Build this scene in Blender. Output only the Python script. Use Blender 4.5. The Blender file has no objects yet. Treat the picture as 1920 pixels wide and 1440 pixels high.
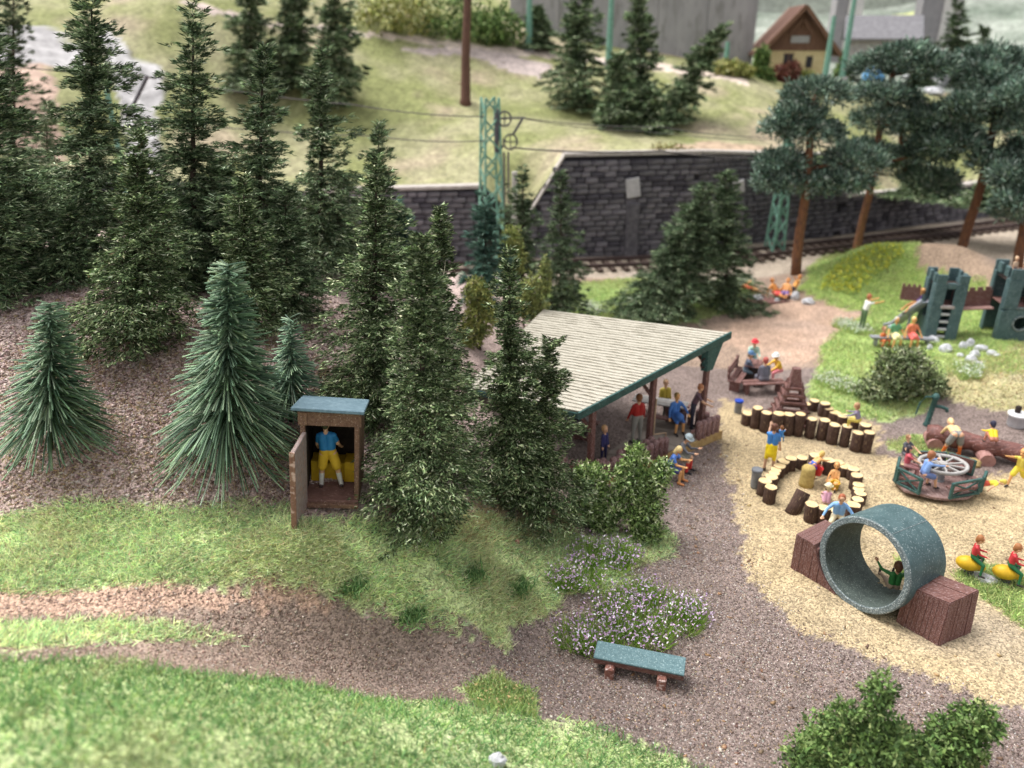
import bpy, bmesh, math, random
import numpy as np
from math import radians as R, sin, cos, pi
from mathutils import Vector, Matrix
rng = np.random.default_rng(7)
random.seed(7)
S = bpy.context.scene
COL = S.collection

# ------------------------------------------------------------------ camera, world, sun, exposure
F, CH, PITCH = 1450.0, 12.7, 24.0
cd = bpy.data.cameras.new("camera")
cam = bpy.data.objects.new("camera", cd); COL.objects.link(cam)
cam.location = (0, 0, CH); cam.rotation_euler = (R(90 - PITCH), 0, 0)
cd.sensor_width = 36; cd.lens = 36 * F / 1920; cd.clip_start = .1; cd.clip_end = 2000
cd.dof.use_dof = True; cd.dof.focus_distance = 17.8; cd.dof.aperture_fstop = 0.215; cd.dof.aperture_blades = 0
S.camera = cam
W = bpy.data.worlds.new("World"); S.world = W; W.use_nodes = True
nt = W.node_tree; bg = nt.nodes["Background"]
sky = nt.nodes.new("ShaderNodeTexSky"); sky.sky_type = 'NISHITA'; sky.sun_disc = False
SUN_EL, SUN_AZ = 62, -60         # azimuth measured from +Y towards +X
sky.sun_elevation = R(SUN_EL); sky.sun_rotation = R(SUN_AZ); sky.dust_density = 4; sky.air_density = 1
hs = nt.nodes.new("ShaderNodeHueSaturation"); hs.inputs["Saturation"].default_value = .06
nt.links.new(sky.outputs[0], hs.inputs["Color"]); nt.links.new(hs.outputs[0], bg.inputs[0])
bg.inputs[1].default_value = .13
sl = bpy.data.lights.new("sun", 'SUN'); sl.energy = 1.5; sl.angle = R(35); sl.color = (1, .96, .9)
so = bpy.data.objects.new("sun", sl); COL.objects.link(so)
sd = Vector((sin(R(SUN_AZ)) * cos(R(SUN_EL)), cos(R(SUN_AZ)) * cos(R(SUN_EL)), sin(R(SUN_EL))))
so.rotation_euler = sd.to_track_quat('Z', 'Y').to_euler()
S.view_settings.view_transform = 'Standard'; S.view_settings.look = 'None'
S.view_settings.exposure = 1.05; S.view_settings.gamma = 1
S.cycles.max_bounces = 5; S.cycles.diffuse_bounces = 3; S.cycles.glossy_bounces = 2
S.cycles.use_denoising = True

# ------------------------------------------------------------------ photo measurements -> places in the world
FW = np.array([0, cos(R(PITCH)), -sin(R(PITCH))]); UP = np.array([0, sin(R(PITCH)), cos(R(PITCH))])
EYE = np.array([0, 0, CH])
def ray(px, py): return FW + (px - 960) / F * np.array([1, 0, 0]) - (py - 720) / F * UP
def gz(px, py, z=0.):
    d = ray(px, py); return EYE + d * (z - CH) / d[2]
def gY(px, py, Y):
    d = ray(px, py); return EYE + d * Y / d[1]
def ztop(py, Y, px=960): return gY(px, py, Y)[2]

# ------------------------------------------------------------------ terrain heights
ctl = []
def C(*a):
    for px, py, z in a: ctl.append(gz(px, py, z))
C((0,1440,5.2),(300,1440,4.7),(600,1440,3.4),(900,1440,1.8),(1100,1440,.6),(0,1300,4.5),(300,1300,4.0),(600,1300,2.6),(900,1350,1.2),
  (0,1200,3.9),(0,1140,3.6),(300,1140,3.2),(600,1150,2.3),(800,1200,1.1),(1000,1260,.15),(0,1050,3.7),(300,1050,3.5),(600,1060,3.0),
  (850,1130,1.5),(950,1190,.5),(1050,1050,.6),(0,950,3.9),(300,940,3.9),(600,940,3.6),(800,970,2.6),(950,980,1.4),(1080,1000,.5),(1200,1010,.05),
  (60,850,4.6),(220,850,4.6),(200,750,5.2),(400,760,5.2),(250,640,6.0),(60,640,6.0),(560,700,5.2),(640,900,3.7),(640,760,4.2),(760,800,3.2))
C((1200,1240,0),(1600,1150,0),(1765,1205,0),(1440,880,0),(1520,920,0),(1800,930,0),(1560,830,0),(1920,1300,0),(1500,1430,0),(1300,1430,0),(1400,1050,0),
  (1745,800,.0),(1390,780,0),(1420,720,0),(1300,860,0),(1200,900,.1),(1110,900,.3),(1820,840,0),(1920,1440,0),(1920,1000,0),(1920,850,.0),
  (1760,640,.75),(1920,640,.75),(1640,640,.6),(1600,740,.25),(1760,735,.4),(1880,730,.5),(1850,770,.2),(1530,700,.1),(1450,620,.1),(1350,640,.1),(1590,560,.5),
  (1700,457,2.6),(1620,464,2.2),(1560,490,1.4),(1850,482,2.2),(1780,460,2.4),(1700,540,.9),(1850,560,1.0),(1480,560,.3),(1300,560,.3),(1100,560,.4),(1090,490,.4),(1400,475,.4),(1560,450,.4))
for p in ((-12,28,6.3),(-5,27,5.2),(-12,34,4),(0,28,2.2),(-6,38,1.4),(-15,43,.6),(-15,48,.4),(0,36,.9),(0,44,.4),(0,50,.4),(-26,28,7),(-26,16,6.5),(-26,40,3),(-26,48,.6),
          (-15,18,6.2),(-14,12,5),(-11,7,6),(-6,3,5.5),(0,3,3),(3,4,1),(8,5,0),(16,8,0),(22,16,0),(20,22,0),(30,30,.6),(34,40,.8),(15,48,.4),(22,50,.4),(30,54,.4),(40,50,.4),(40,65,.4),(10,56,.4),(-10,60,.4),(30,70,.4),(45,20,0),(21.5,42.8,1.8),(18,42.8,1.2),(25.5,43.2,1.0),(21,45,.5),(25,45,.4),(17,45,.4)):
    ctl.append(np.array(p, float))
ctl = np.array(ctl)
class RBF:
    def __init__(s, P, c=1.2, lam=.02):
        s.x = P[:, :2]; s.c = c; n = len(P)
        A = s.k(s.x); A = A - lam * np.eye(n)
        B = np.zeros((n + 1, n + 1)); B[:n, :n] = A; B[:n, n] = 1; B[n, :n] = 1
        s.w = np.linalg.solve(B, np.append(P[:, 2], 0))
    def k(s, q):
        d = q[:, None, :] - s.x[None]; return -np.sqrt((d ** 2).sum(2) + s.c ** 2)
    def __call__(s, q):
        q = np.atleast_2d(q); out = np.empty(len(q))
        for i in range(0, len(q), 20000): out[i:i+20000] = s.k(q[i:i+20000]) @ s.w[:-1] + s.w[-1]
        return out
hT = RBF(ctl)
def vnoise(x, y, seed=0):
    xi = np.floor(x).astype(np.int64); yi = np.floor(y).astype(np.int64); fx = x - xi; fy = y - yi
    def h(a, b):
        v = (a * 374761393 + b * 668265263 + seed * 974634777) & 0xffffffff
        v = ((v ^ (v >> 13)) * 1274126177) & 0xffffffff; return ((v ^ (v >> 16)) & 0xffff) / 65535.
    sx = fx * fx * (3 - 2 * fx); sy = fy * fy * (3 - 2 * fy)
    return (h(xi, yi) * (1 - sx) + h(xi + 1, yi) * sx) * (1 - sy) + (h(xi, yi + 1) * (1 - sx) + h(xi + 1, yi + 1) * sx) * sy
def fbm(x, y, seed=0, o=4):
    s = 0; a = .5
    for i in range(o): s = s + a * vnoise(x, y, seed + i); x = x * 2.03 + 11; y = y * 2.03 + 7; a *= .5
    return s
def hgt(x, y):
    q = np.stack([np.ravel(x), np.ravel(y)], 1).astype(float)
    z = hT(q) + .10 * (fbm(q[:, 0] * .9, q[:, 1] * .9, 5) - .47) + .05 * (fbm(q[:, 0] * 3.5, q[:, 1] * 3.5, 9, 4) - .47)
    return z
def H1(x, y): return float(hgt([x], [y])[0])
def ground(px, py):
    d = ray(px, py); d = d / d[1]
    ys = np.arange(4, 62, .05); pts = EYE + ys[:, None] * d
    g = pts[:, 2] - hgt(pts[:, 0], pts[:, 1]); k = np.argmax(g < 0)
    if k == 0: return pts[-1]
    a = g[k-1] / (g[k-1] - g[k]); return pts[k-1] * (1 - a) + pts[k] * a
_gc = {}
def gp(px, py):
    if (px, py) not in _gc: _gc[(px, py)] = ground(px, py)
    return _gc[(px, py)]
def inpoly(x, y, P):
    r = np.zeros(len(x), bool); n = len(P)
    for i in range(n):
        x1, y1 = P[i][:2]; x2, y2 = P[(i + 1) % n][:2]
        c = ((y1 > y) != (y2 > y)); t = (x2 - x1) * (y - y1) / (y2 - y1 + 1e-12) + x1
        r ^= c & (x < t)
    return r
def zone(*pp): return [gp(*p) for p in pp]

# ------------------------------------------------------------------ helpers: objects
def mesh_np(name, V, Fc, mat=None, col=None, smooth=False):
    V = np.asarray(V, np.float32); Fc = np.asarray(Fc, np.int32); k = Fc.shape[1]
    me = bpy.data.meshes.new(name); me.vertices.add(len(V)); me.vertices.foreach_set("co", V.ravel())
    me.loops.add(Fc.size); me.loops.foreach_set("vertex_index", Fc.ravel())
    me.polygons.add(len(Fc)); me.polygons.foreach_set("loop_start", np.arange(len(Fc), dtype=np.int32) * k)
    if smooth: me.polygons.foreach_set("use_smooth", np.ones(len(Fc), bool))
    me.update(calc_edges=True)
    if col is not None:
        c = np.ones((len(V), 4), np.float32); c[:, :3] = col
        a = me.color_attributes.new("Col", 'FLOAT_COLOR', 'POINT'); a.data.foreach_set("color", c.ravel())
    if mat: me.materials.append(mat)
    return me
def link(name, me, parent=None, loc=None, rot=None):
    o = bpy.data.objects.new(name, me); COL.objects.link(o)
    if parent: o.parent = parent
    if loc is not None: o.location = loc
    if rot is not None: o.rotation_euler = rot
    return o
def tag(o, label=None, cat=None, group=None, kind=None):
    if label: o['label'] = label
    if cat: o['category'] = cat
    if group: o['group'] = group
    if kind: o['kind'] = kind
    return o
def T(name, label, cat, loc=(0, 0, 0), rz=0, group=None, rot=None):
    o = bpy.data.objects.new(name, None); COL.objects.link(o); o.location = loc
    o.rotation_euler = rot if rot is not None else (0, 0, rz); o.empty_display_size = .1
    return tag(o, label, cat, group)
class MB:
    def __init__(s): s.v = []; s.f = []
    def add(s, v, f):
        n = len(s.v); s.v += [tuple(map(float, p)) for p in v]; s.f += [tuple(i + n for i in q) for q in f]; return s
    def box(s, c, d, rz=0, c0=.012, M=None):
        x, y, z = [k / 2 for k in d]; b = min(c0, x * .5, y * .5, z * .5)
        V = []; idx = {}
        for sx in (-1, 1):
            for sy in (-1, 1):
                for sz in (-1, 1):
                    idx[(sx, sy, sz)] = len(V)
                    V += [(sx*x, sy*(y-b), sz*(z-b)), (sx*(x-b), sy*y, sz*(z-b)), (sx*(x-b), sy*(y-b), sz*z)]
        Fc = []
        def q(a, *sg): return [idx[t] + a for t in sg]
        for sg in (-1, 1):
            for a in range(3):
                o = []
                for u, w in ((-1, -1), (1, -1), (1, 1), (-1, 1)):
                    t = [0, 0, 0]; t[a] = sg; t[(a+1) % 3] = u; t[(a+2) % 3] = w; o.append(tuple(t))
                f = q(a, *o); Fc.append(f if sg > 0 else f[::-1])
        for a in range(3):
            b1, b2 = (a+1) % 3, (a+2) % 3
            for u in (-1, 1):
                for w in (-1, 1):
                    t0 = [0]*3; t1 = [0]*3; t0[a] = -1; t1[a] = 1
                    for t in (t0, t1): t[b1] = u; t[b2] = w
                    t0 = tuple(t0); t1 = tuple(t1)
                    f = [idx[t0]+b1, idx[t1]+b1, idx[t1]+b2, idx[t0]+b2]; Fc.append(f if u*w < 0 else f[::-1])
        for t, i in idx.items():
            f = [i, i+1, i+2]; Fc.append(f if t[0]*t[1]*t[2] > 0 else f[::-1])
        V = np.array(V)
        if M is not None: V = V @ np.array(M).T
        elif rz: ca, sa = cos(rz), sin(rz); V = np.stack([V[:, 0]*ca - V[:, 1]*sa, V[:, 0]*sa + V[:, 1]*ca, V[:, 2]], 1)
        return s.add(V + np.array(c), Fc)
    def bar(s, p0, p1, w, h=None, c0=.008, roll=None):
        p0 = np.array(p0, float); p1 = np.array(p1, float); d = p1 - p0; L = np.linalg.norm(d); d /= L
        u = np.array([0, 0, 1.]) if abs(d[2]) < .95 else np.array([0, 1., 0])
        if roll is not None: u = np.array(roll, float)
        x = np.cross(u, d); x /= np.linalg.norm(x); u = np.cross(d, x)
        return s.box((p0 + p1) / 2, (w, h or w, L), c0=c0, M=np.stack([x, u, d], 1))
    def tube(s, pts, r, n=8, cap=True):
        pts = [np.array(p, float) for p in pts]; rr = r if hasattr(r, '__len__') else [r] * len(pts); base = len(s.v); V = []
        for i, p in enumerate(pts):
            d = pts[min(i+1, len(pts)-1)] - pts[max(i-1, 0)]; d /= np.linalg.norm(d) + 1e-9
            u = np.array([0, 0, 1.]) if abs(d[2]) < .9 else np.array([1., 0, 0])
            x = np.cross(u, d); x /= np.linalg.norm(x); y = np.cross(d, x)
            for k in range(n): a = 2*pi*k/n; V.append(p + rr[i] * (cos(a)*x + sin(a)*y))
        Fc = []
        for i in range(len(pts)-1):
            for k in range(n): Fc.append((i*n+k, i*n+(k+1) % n, (i+1)*n+(k+1) % n, (i+1)*n+k))
        if cap: Fc.append(tuple(range(n))[::-1]); Fc.append(tuple((len(pts)-1)*n+k for k in range(n)))
        return s.add(V, Fc)
    def lathe(s, prof, n=16, c=(0, 0, 0), cap=True):
        V = []; Fc = []
        for r, z in prof:
            for k in range(n): a = 2*pi*k/n; V.append((c[0]+r*cos(a), c[1]+r*sin(a), c[2]+z))
        m = len(prof)
        for i in range(m-1):
            for k in range(n): Fc.append((i*n+k, i*n+(k+1) % n, (i+1)*n+(k+1) % n, (i+1)*n+k))
        if cap: Fc.append(tuple(range(n))[::-1]); Fc.append(tuple((m-1)*n+k for k in range(n)))
        return s.add(V, Fc)
    def ell(s, c, r, nu=10, nv=14, noise=0, seed=0):
        V = []; Fc = []; rr = np.random.default_rng(seed)
        for i in range(nu+1):
            t = pi*i/nu
            for k in range(nv):
                a = 2*pi*k/nv; j = 1 + noise*(rr.random()-.5) if 0 < i < nu else 1
                V.append((c[0]+j*r[0]*sin(t)*cos(a), c[1]+j*r[1]*sin(t)*sin(a), c[2]+j*r[2]*cos(t)))
        for i in range(nu):
            for k in range(nv): Fc.append((i*nv+k, (i+1)*nv+k, (i+1)*nv+(k+1) % nv, i*nv+(k+1) % nv))
        return s.add(V, Fc)
    def prism(s, poly, z0, z1, c=(0, 0)):
        n = len(poly); V = [(c[0]+p[0], c[1]+p[1], z0) for p in poly] + [(c[0]+p[0], c[1]+p[1], z1) for p in poly]
        return s.add(V, [tuple(range(n))[::-1], tuple(range(n, 2*n))] + [(i, (i+1) % n, n+(i+1) % n, n+i) for i in range(n)])
    def mesh(s, name, mat, smooth=False):
        me = bpy.data.meshes.new(name); me.from_pydata(s.v, [], s.f)
        if mat: me.materials.append(mat)
        if smooth: me.polygons.foreach_set("use_smooth", np.ones(len(me.polygons), bool))
        me.validate(); bm = bmesh.new(); bm.from_mesh(me); bmesh.ops.recalc_face_normals(bm, faces=bm.faces); bm.to_mesh(me); bm.free()
        return me
    def build(s, name, mat, parent=None, loc=None, rot=None, smooth=False):
        return link(name, s.mesh(name, mat, smooth), parent, loc, rot)

# ------------------------------------------------------------------ materials
MC = {}
def M(name, c1, c2=None, scale=6, rough=.75, bump=.25, st=(1, 1, 1), c3=None, t3=.62, s3=40, spec=.25, lo=.35, hi=.65, bd=.02):
    if name in MC: return MC[name]
    m = bpy.data.materials.new(name); m.use_nodes = True; n = m.node_tree; L = n.links.new
    b = n.nodes["Principled BSDF"]; b.inputs["Roughness"].default_value = rough; b.inputs["Specular IOR Level"].default_value = spec
    tc = n.nodes.new("ShaderNodeTexCoord"); mp = n.nodes.new("ShaderNodeMapping"); mp.inputs["Scale"].default_value = st
    L(tc.outputs["Object"], mp.inputs[0])
    no = n.nodes.new("ShaderNodeTexNoise"); no.inputs["Scale"].default_value = scale; no.inputs["Detail"].default_value = 8; no.inputs["Roughness"].default_value = .65
    L(mp.outputs[0], no.inputs["Vector"])
    r = n.nodes.new("ShaderNodeValToRGB"); r.color_ramp.elements[0].position = lo; r.color_ramp.elements[1].position = hi
    c2 = c2 or tuple(k * .7 for k in c1)
    r.color_ramp.elements[0].color = (*c2, 1); r.color_ramp.elements[1].color = (*c1, 1); L(no.outputs["Fac"], r.inputs[0])
    out = r.outputs[0]
    if c3:
        n2 = n.nodes.new("ShaderNodeTexNoise"); n2.inputs["Scale"].default_value = s3; n2.inputs["Detail"].default_value = 4
        L(mp.outputs[0], n2.inputs["Vector"])
        r2 = n.nodes.new("ShaderNodeValToRGB"); r2.color_ramp.elements[0].position = t3 - .06; r2.color_ramp.elements[1].position = t3 + .06
        L(n2.outputs["Fac"], r2.inputs[0])
        mx = n.nodes.new("ShaderNodeMix"); mx.data_type = 'RGBA'; L(r2.outputs[0], mx.inputs["Factor"]); L(out, mx.inputs["A"]); mx.inputs["B"].default_value = (*c3, 1)
        out = mx.outputs["Result"]
    L(out, b.inputs["Base Color"])
    if bump:
        bp = n.nodes.new("ShaderNodeBump"); bp.inputs["Strength"].default_value = bump; bp.inputs["Distance"].default_value = bd
        L(no.outputs["Fac"], bp.inputs["Height"]); L(bp.outputs[0], b.inputs["Normal"])
    MC[name] = m; return m
def leafmat(name, rough=.8, tr=.0, spec=.15, k=0):
    m = bpy.data.materials.new(name); m.use_nodes = True; n = m.node_tree; L = n.links.new
    b = n.nodes["Principled BSDF"]; b.inputs["Roughness"].default_value = rough; b.inputs["Specular IOR Level"].default_value = spec
    a = n.nodes.new("ShaderNodeVertexColor"); a.layer_name = "Col"; L(a.outputs[0], b.inputs["Base Color"])
    if tr:
        x = n.nodes.new("ShaderNodeBsdfTranslucent"); L(a.outputs[0], x.inputs[0]); mx = n.nodes.new("ShaderNodeMixShader"); mx.inputs[0].default_value = tr
        L(b.outputs[0], mx.inputs[1]); L(x.outputs[0], mx.inputs[2]); L(mx.outputs[0], n.nodes["Material Output"].inputs[0])
    return m
LEAF = leafmat("foliage"); NEEDLE = leafmat("needle_fibre", .55, spec=.3); GRASS = leafmat("grass_fibre", .8, .35)
def groundmat(name, gs=25, amp=.5, bump=.5):
    m = bpy.data.materials.new(name); m.use_nodes = True; n = m.node_tree; L = n.links.new
    b = n.nodes["Principled BSDF"]; b.inputs["Roughness"].default_value = .9; b.inputs["Specular IOR Level"].default_value = .15
    a = n.nodes.new("ShaderNodeVertexColor"); a.layer_name = "Col"
    tc = n.nodes.new("ShaderNodeTexCoord")
    vo = n.nodes.new("ShaderNodeTexVoronoi"); vo.inputs["Scale"].default_value = gs; L(tc.outputs["Object"], vo.inputs["Vector"])
    sp = n.nodes.new("ShaderNodeSeparateColor"); L(vo.outputs["Color"], sp.inputs[0])
    no = n.nodes.new("ShaderNodeTexNoise"); no.inputs["Scale"].default_value = 1.3; no.inputs["Detail"].default_value = 9; no.inputs["Roughness"].default_value = .7; L(tc.outputs["Object"], no.inputs["Vector"])
    mr = n.nodes.new("ShaderNodeMapRange"); mr.inputs["To Min"].default_value = 1 - amp; mr.inputs["To Max"].default_value = 1 + amp; L(sp.outputs[0], mr.inputs["Value"])
    mr2 = n.nodes.new("ShaderNodeMapRange"); mr2.inputs["From Min"].default_value = .3; mr2.inputs["From Max"].default_value = .7; mr2.inputs["To Min"].default_value = .78; mr2.inputs["To Max"].default_value = 1.2; L(no.outputs["Fac"], mr2.inputs["Value"])
    mu = n.nodes.new("ShaderNodeMath"); mu.operation = 'MULTIPLY'; L(mr.outputs[0], mu.inputs[0]); L(mr2.outputs[0], mu.inputs[1])
    vm = n.nodes.new("ShaderNodeVectorMath"); vm.operation = 'SCALE'; L(a.outputs[0], vm.inputs[0]); L(mu.outputs[0], vm.inputs["Scale"])
    L(vm.outputs[0], b.inputs["Base Color"])
    bp = n.nodes.new("ShaderNodeBump"); bp.inputs["Strength"].default_value = bump; bp.inputs["Distance"].default_value = .03
    ad = n.nodes.new("ShaderNodeMath"); ad.operation = 'SUBTRACT'; L(no.outputs["Fac"], ad.inputs[0]); L(vo.outputs["Distance"], ad.inputs[1])
    L(ad.outputs[0], bp.inputs["Height"]); L(bp.outputs[0], b.inputs["Normal"])
    return m
GROUND = groundmat("loose_ground"); HILL = groundmat("hill_turf", 5, .22, .6); ROCK = groundmat("rock_face", 2.2, .12, .8)

# ------------------------------------------------------------------ ground: one sheet split along its zones
Z_sand = zone((1925,1345),(1800,1290),(1640,1238),(1520,1192),(1445,1130),(1405,1080),(1388,1000),(1372,920),(1352,850),(1345,790),(1352,745),(1440,778),(1560,765),(1640,795),(1650,850),(1720,872),(1800,895),(1925,880)) + [np.array([22,20,0]), np.array([22,11,0])]
Z_band = zone((0,975),(150,938),(300,958),(450,942),(545,950),(560,985),(700,962),(760,1000),(900,962),(1000,985),(1080,1000),(1150,1040),(1060,1090),(1040,1140),(960,1165),(950,1210),(850,1175),(760,1150),(690,1130),(640,1110),(560,1090),(430,1085),(300,1085),(130,1100),(0,1110)) + [np.array([-16,11.4,0]), np.array([-18,14,0])]
Z_strip = zone((0,1172),(200,1165),(400,1190),(480,1205),(250,1200),(0,1215)) + [np.array([-13,9.5,0]), np.array([-13,10,0])]
Z_front = zone((0,1235),(250,1240),(420,1270),(600,1290),(800,1310),(950,1340),(1130,1362),(1300,1432)) + [np.array([3.9,10.3,0]), np.array([3,2,0]), np.array([-14,2,0]), np.array([-13,9.2,0])]
Z_tuft = zone((870,1290),(930,1265),(1000,1300),(1010,1350),(900,1330))
Z_red = zone((0,1112),(300,1088),(450,1090),(620,1112),(590,1140),(300,1140),(0,1165)) + [np.array([-14,10.4,0]), np.array([-14,11.2,0])]
Z_path = zone((0,1110),(130,1100),(300,1085),(560,1090),(690,1130),(850,1175),(950,1210),(1000,1260),(950,1340),(800,1310),(600,1290),(420,1270),(250,1240),(0,1235)) + [np.array([-14,9.2,0]), np.array([-14,11.4,0])]
Z_lawn = zone((1540,650),(1590,605),(1640,585),(1920,560),(1920,700),(1770,705),(1740,770),(1650,790),(1560,770),(1512,742),(1535,700)) + []
Z_lawn[3:3] = [np.array([32,37,0]), np.array([32,30,0])] if False else []
Z_lawn2 = zone((1920,640),(1770,700),(1760,740),(1920,780)) + [np.array([28,27,0]), np.array([28,33,0])]
Z_spot = zone((1660,835),(1720,815),(1790,860),(1740,862))
Z_spot2 = zone((1785,1080),(1850,1060),(1925,1080),(1925,1180),(1850,1120)) + []
Z_spot3 = zone((1690,1040),(1740,1050),(1745,1090),(1690,1080))
Z_back = zone((1075,530),(1200,520),(1420,545),(1400,580),(1350,590),(1300,605),(1100,605),(1000,580),(1020,540))
Z_mound = zone((1560,470),(1620,458),(1690,455),(1720,500),(1850,520),(1850,560),(1640,585),(1560,575),(1500,545),(1520,500))
Z_pathr = zone((1340,640),(1380,600),(1460,565),(1560,572),(1620,590),(1540,650),(1500,690),(1400,660))
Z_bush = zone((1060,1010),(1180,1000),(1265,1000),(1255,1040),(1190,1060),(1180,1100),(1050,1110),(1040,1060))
NX, NY = 430, 430
ys = 2.2 * (66 / 2.2) ** (np.arange(NY) / (NY - 1)); ys = 2.2 + (ys - 2.2)
us = np.linspace(-1.15, 1.15, NX)
GX = us[None, :] * (ys[:, None] + 4); GY = np.repeat(ys[:, None], NX, 1)
gx, gy = GX.ravel(), GY.ravel(); gzv = hgt(gx, gy)
jx = gx + .55 * (fbm(gx * 1.6, gy * 1.6, 3) - .47) + .35 * (vnoise(gx * 7, gy * 7, 4) - .5); jy = gy + .55 * (fbm(gx * 1.6, gy * 1.6, 13) - .47) + .35 * (vnoise(gx * 7, gy * 7, 14) - .5)
cg = np.array([.20, .155, .14]); base = np.tile(cg, (len(gx), 1)); zid = np.zeros(len(gx), int)
left = (jx < 1.2 + (jy - 14) * .05 - np.clip(18 - jy, 0, 9) * .62) & (jy > 11.8)
base[left] = (.44, .335, .305); zid[left] = 1
far = gy > 30; base[far & ~left] = (.30, .22, .17)
def put(Z, c, k=None):
    m = inpoly(jx, jy, Z); base[m] = c
    if k is not None: zid[m] = k
put(Z_sand, (.41, .32, .195), 2); put(Z_path, (.30, .225, .185), 0); pm_ = inpoly(jx, jy, Z_path); pf = np.clip((gx[pm_] + 4.5) / 4.5, 0, 1)[:, None]; base[pm_] = base[pm_] * (1 - pf) + cg * pf; put(Z_red, (.46, .31, .235))
for zz in (Z_band, Z_strip, Z_front, Z_tuft): put(zz, (.46, .53, .26), 3)
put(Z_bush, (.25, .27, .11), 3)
put(Z_lawn, (.32, .42, .14), 4); put(Z_lawn2, (.40, .36, .20), 4); put(Z_spot, (.3, .38, .14), 4); put(Z_spot2, (.3, .38, .12), 4); put(Z_spot3, (.3, .38, .12), 4)
put(zone((1690,455),(1760,452),(1850,480),(1890,520),(1850,540),(1720,500)), (.31, .225, .165)); put(Z_back, (.27, .36, .13), 4); put(Z_mound, (.25, .33, .09), 4); put(zone((1700,450),(1760,450),(1850,480),(1890,520),(1850,530),(1730,500)), (.33, .24, .175), 1); put(Z_pathr, (.41, .285, .215), 0)
bal = (gy > 42.5) & (zid != 4) & (hgt(gx, gy) < .9); base[bal] = (.36, .30, .24)
base *= (1 + .35 * (fbm(gx * .7, gy * .7, 21)[:, None] - .47)); wv = fbm(gx * .35, gy * .35, 41)[:, None]
base = base * (1 - .25 * np.clip((wv - .5) * 3, 0, 1)) + .25 * np.clip((wv - .5) * 3, 0, 1) * base.mean(1, keepdims=True) * np.array([1.05, .98, 1.02])
gv = np.stack([gx, gy, gzv], 1)
ii = (np.arange(NY - 1)[:, None] * NX + np.arange(NX - 1)).ravel(); quads = np.stack([ii, ii + 1, ii + NX + 1, ii + NX], 1)
qz = zid[quads[:, 0]]
znames = {0: 'gravel_path', 1: 'ground', 2: 'sand', 3: 'grass_slope', 4: 'lawn'}
for k, nme in znames.items():
    f = quads[qz == k]; u, inv = np.unique(f, return_inverse=True)
    o = link(nme, mesh_np(nme, gv[u], inv.reshape(f.shape), GROUND, base[u], True)); tag(o, kind='structure')

# ------------------------------------------------------------------ scatter helpers (blades, chips)
def unit(v): return v / (np.linalg.norm(v, axis=-1, keepdims=True) + 1e-9)
def blades1(P, D, L, Wd, col):
    n = len(P); s = unit(np.cross(D, rng.normal(size=(n, 3)))) * (np.asarray(Wd) / 2).reshape(-1, 1)
    V = np.stack([P - s, P + s, P + D * np.asarray(L).reshape(-1, 1)], 1).reshape(-1, 3)
    return V, np.arange(3 * n).reshape(-1, 3), np.repeat(col, 3, 0)
def blades2(P, D, L, Wd, col):
    n = len(P); L = np.asarray(L).reshape(-1, 1); s = unit(np.cross(D, rng.normal(size=(n, 3)))) * (np.asarray(Wd) / 2).reshape(-1, 1)
    mid = P + D * L * .5 + unit(np.cross(D, s)) * L * .12
    V = np.stack([P, mid - s, P + D * L, mid + s], 1).reshape(-1, 3); k = np.arange(n)[:, None] * 4
    Fc = np.concatenate([k + np.array([[0, 1, 3]]), k + np.array([[1, 2, 3]])], 0)
    return V, Fc, np.repeat(col, 4, 0)
def pal(n, cols, p, jit=.25):
    c = np.array(cols)[rng.choice(len(cols), n, p=np.array(p) / sum(p))]
    return c * (1 + jit * (rng.random((n, 1)) * 2 - 1)) * (1 + .08 * (rng.random((n, 3)) * 2 - 1))
def scat(Z, n, jit=0.):
    P = np.array([p[:2] for p in Z]); lo, hi = P.min(0), P.max(0); out = np.empty((0, 2))
    while len(out) < n:
        q = lo + rng.random((n * 2, 2)) * (hi - lo)
        if jit: q2 = q + (rng.random(q.shape) - .5) * jit
        else: q2 = q
        out = np.concatenate([out, q[inpoly(q2[:, 0], q2[:, 1], Z)]])
    return out[:n]
def grass(name, Zs, n, L=(.12, .3), Wd=.018, cols=None, p=None, up=.55, label=None, gap=.42):
    A = []
    for Z, k in Zs:
        q = scat(Z, int(n * k), .35); d = fbm(q[:, 0] * 1.1, q[:, 1] * 1.1, 31)
        q = q[rng.random(len(q)) < np.clip((d - gap + .25) * 4, .15, 1)]; A.append(q)
    q = np.concatenate(A); m = len(q)
    P = np.column_stack([q, hgt(q[:, 0], q[:, 1]) - .01])
    D = unit(np.column_stack([rng.normal(size=(m, 2)), np.abs(rng.normal(size=m)) * up + .18]))
    c = pal(m, cols, p, .45); t = fbm(q[:, 0] * .8, q[:, 1] * .8, 51)[:, None]; dr = np.clip((fbm(q[:, 0] * .55, q[:, 1] * .55, 151)[:, None] - .55) * 5, 0, .28); c = c * (.78 + .46 * t); c = c * (1 - dr) + dr * np.array([.60, .50, .30]) * (.6 + .7 * rng.random((m, 1)))
    V, Fc, cc = blades1(P, D, L[0] + rng.random(m) * (L[1] - L[0]), Wd * (.7 + .6 * rng.random(m)), c)
    o = link(name, mesh_np(name, V, Fc, GRASS, cc)); tag(o, label, 'grass', kind='stuff'); return o
GC = [(.46, .58, .22), (.62, .69, .31), (.32, .47, .17), (.72, .69, .38), (.48, .36, .19), (.17, .30, .11)]
GB = [(.70, .86, .44), (.86, .92, .54), (.46, .66, .36), (.86, .78, .55), (.56, .43, .28), (.20, .34, .17)]
grass('grass', [(Z_band, 1), (Z_bush, .12), (Z_strip, .08)], 150000, (.10, .25), .024, GB, (5, 4, 3.4, 1.5, .9, 1.2), .36, 'light green matted grass on the slope below the spruces')
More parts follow.
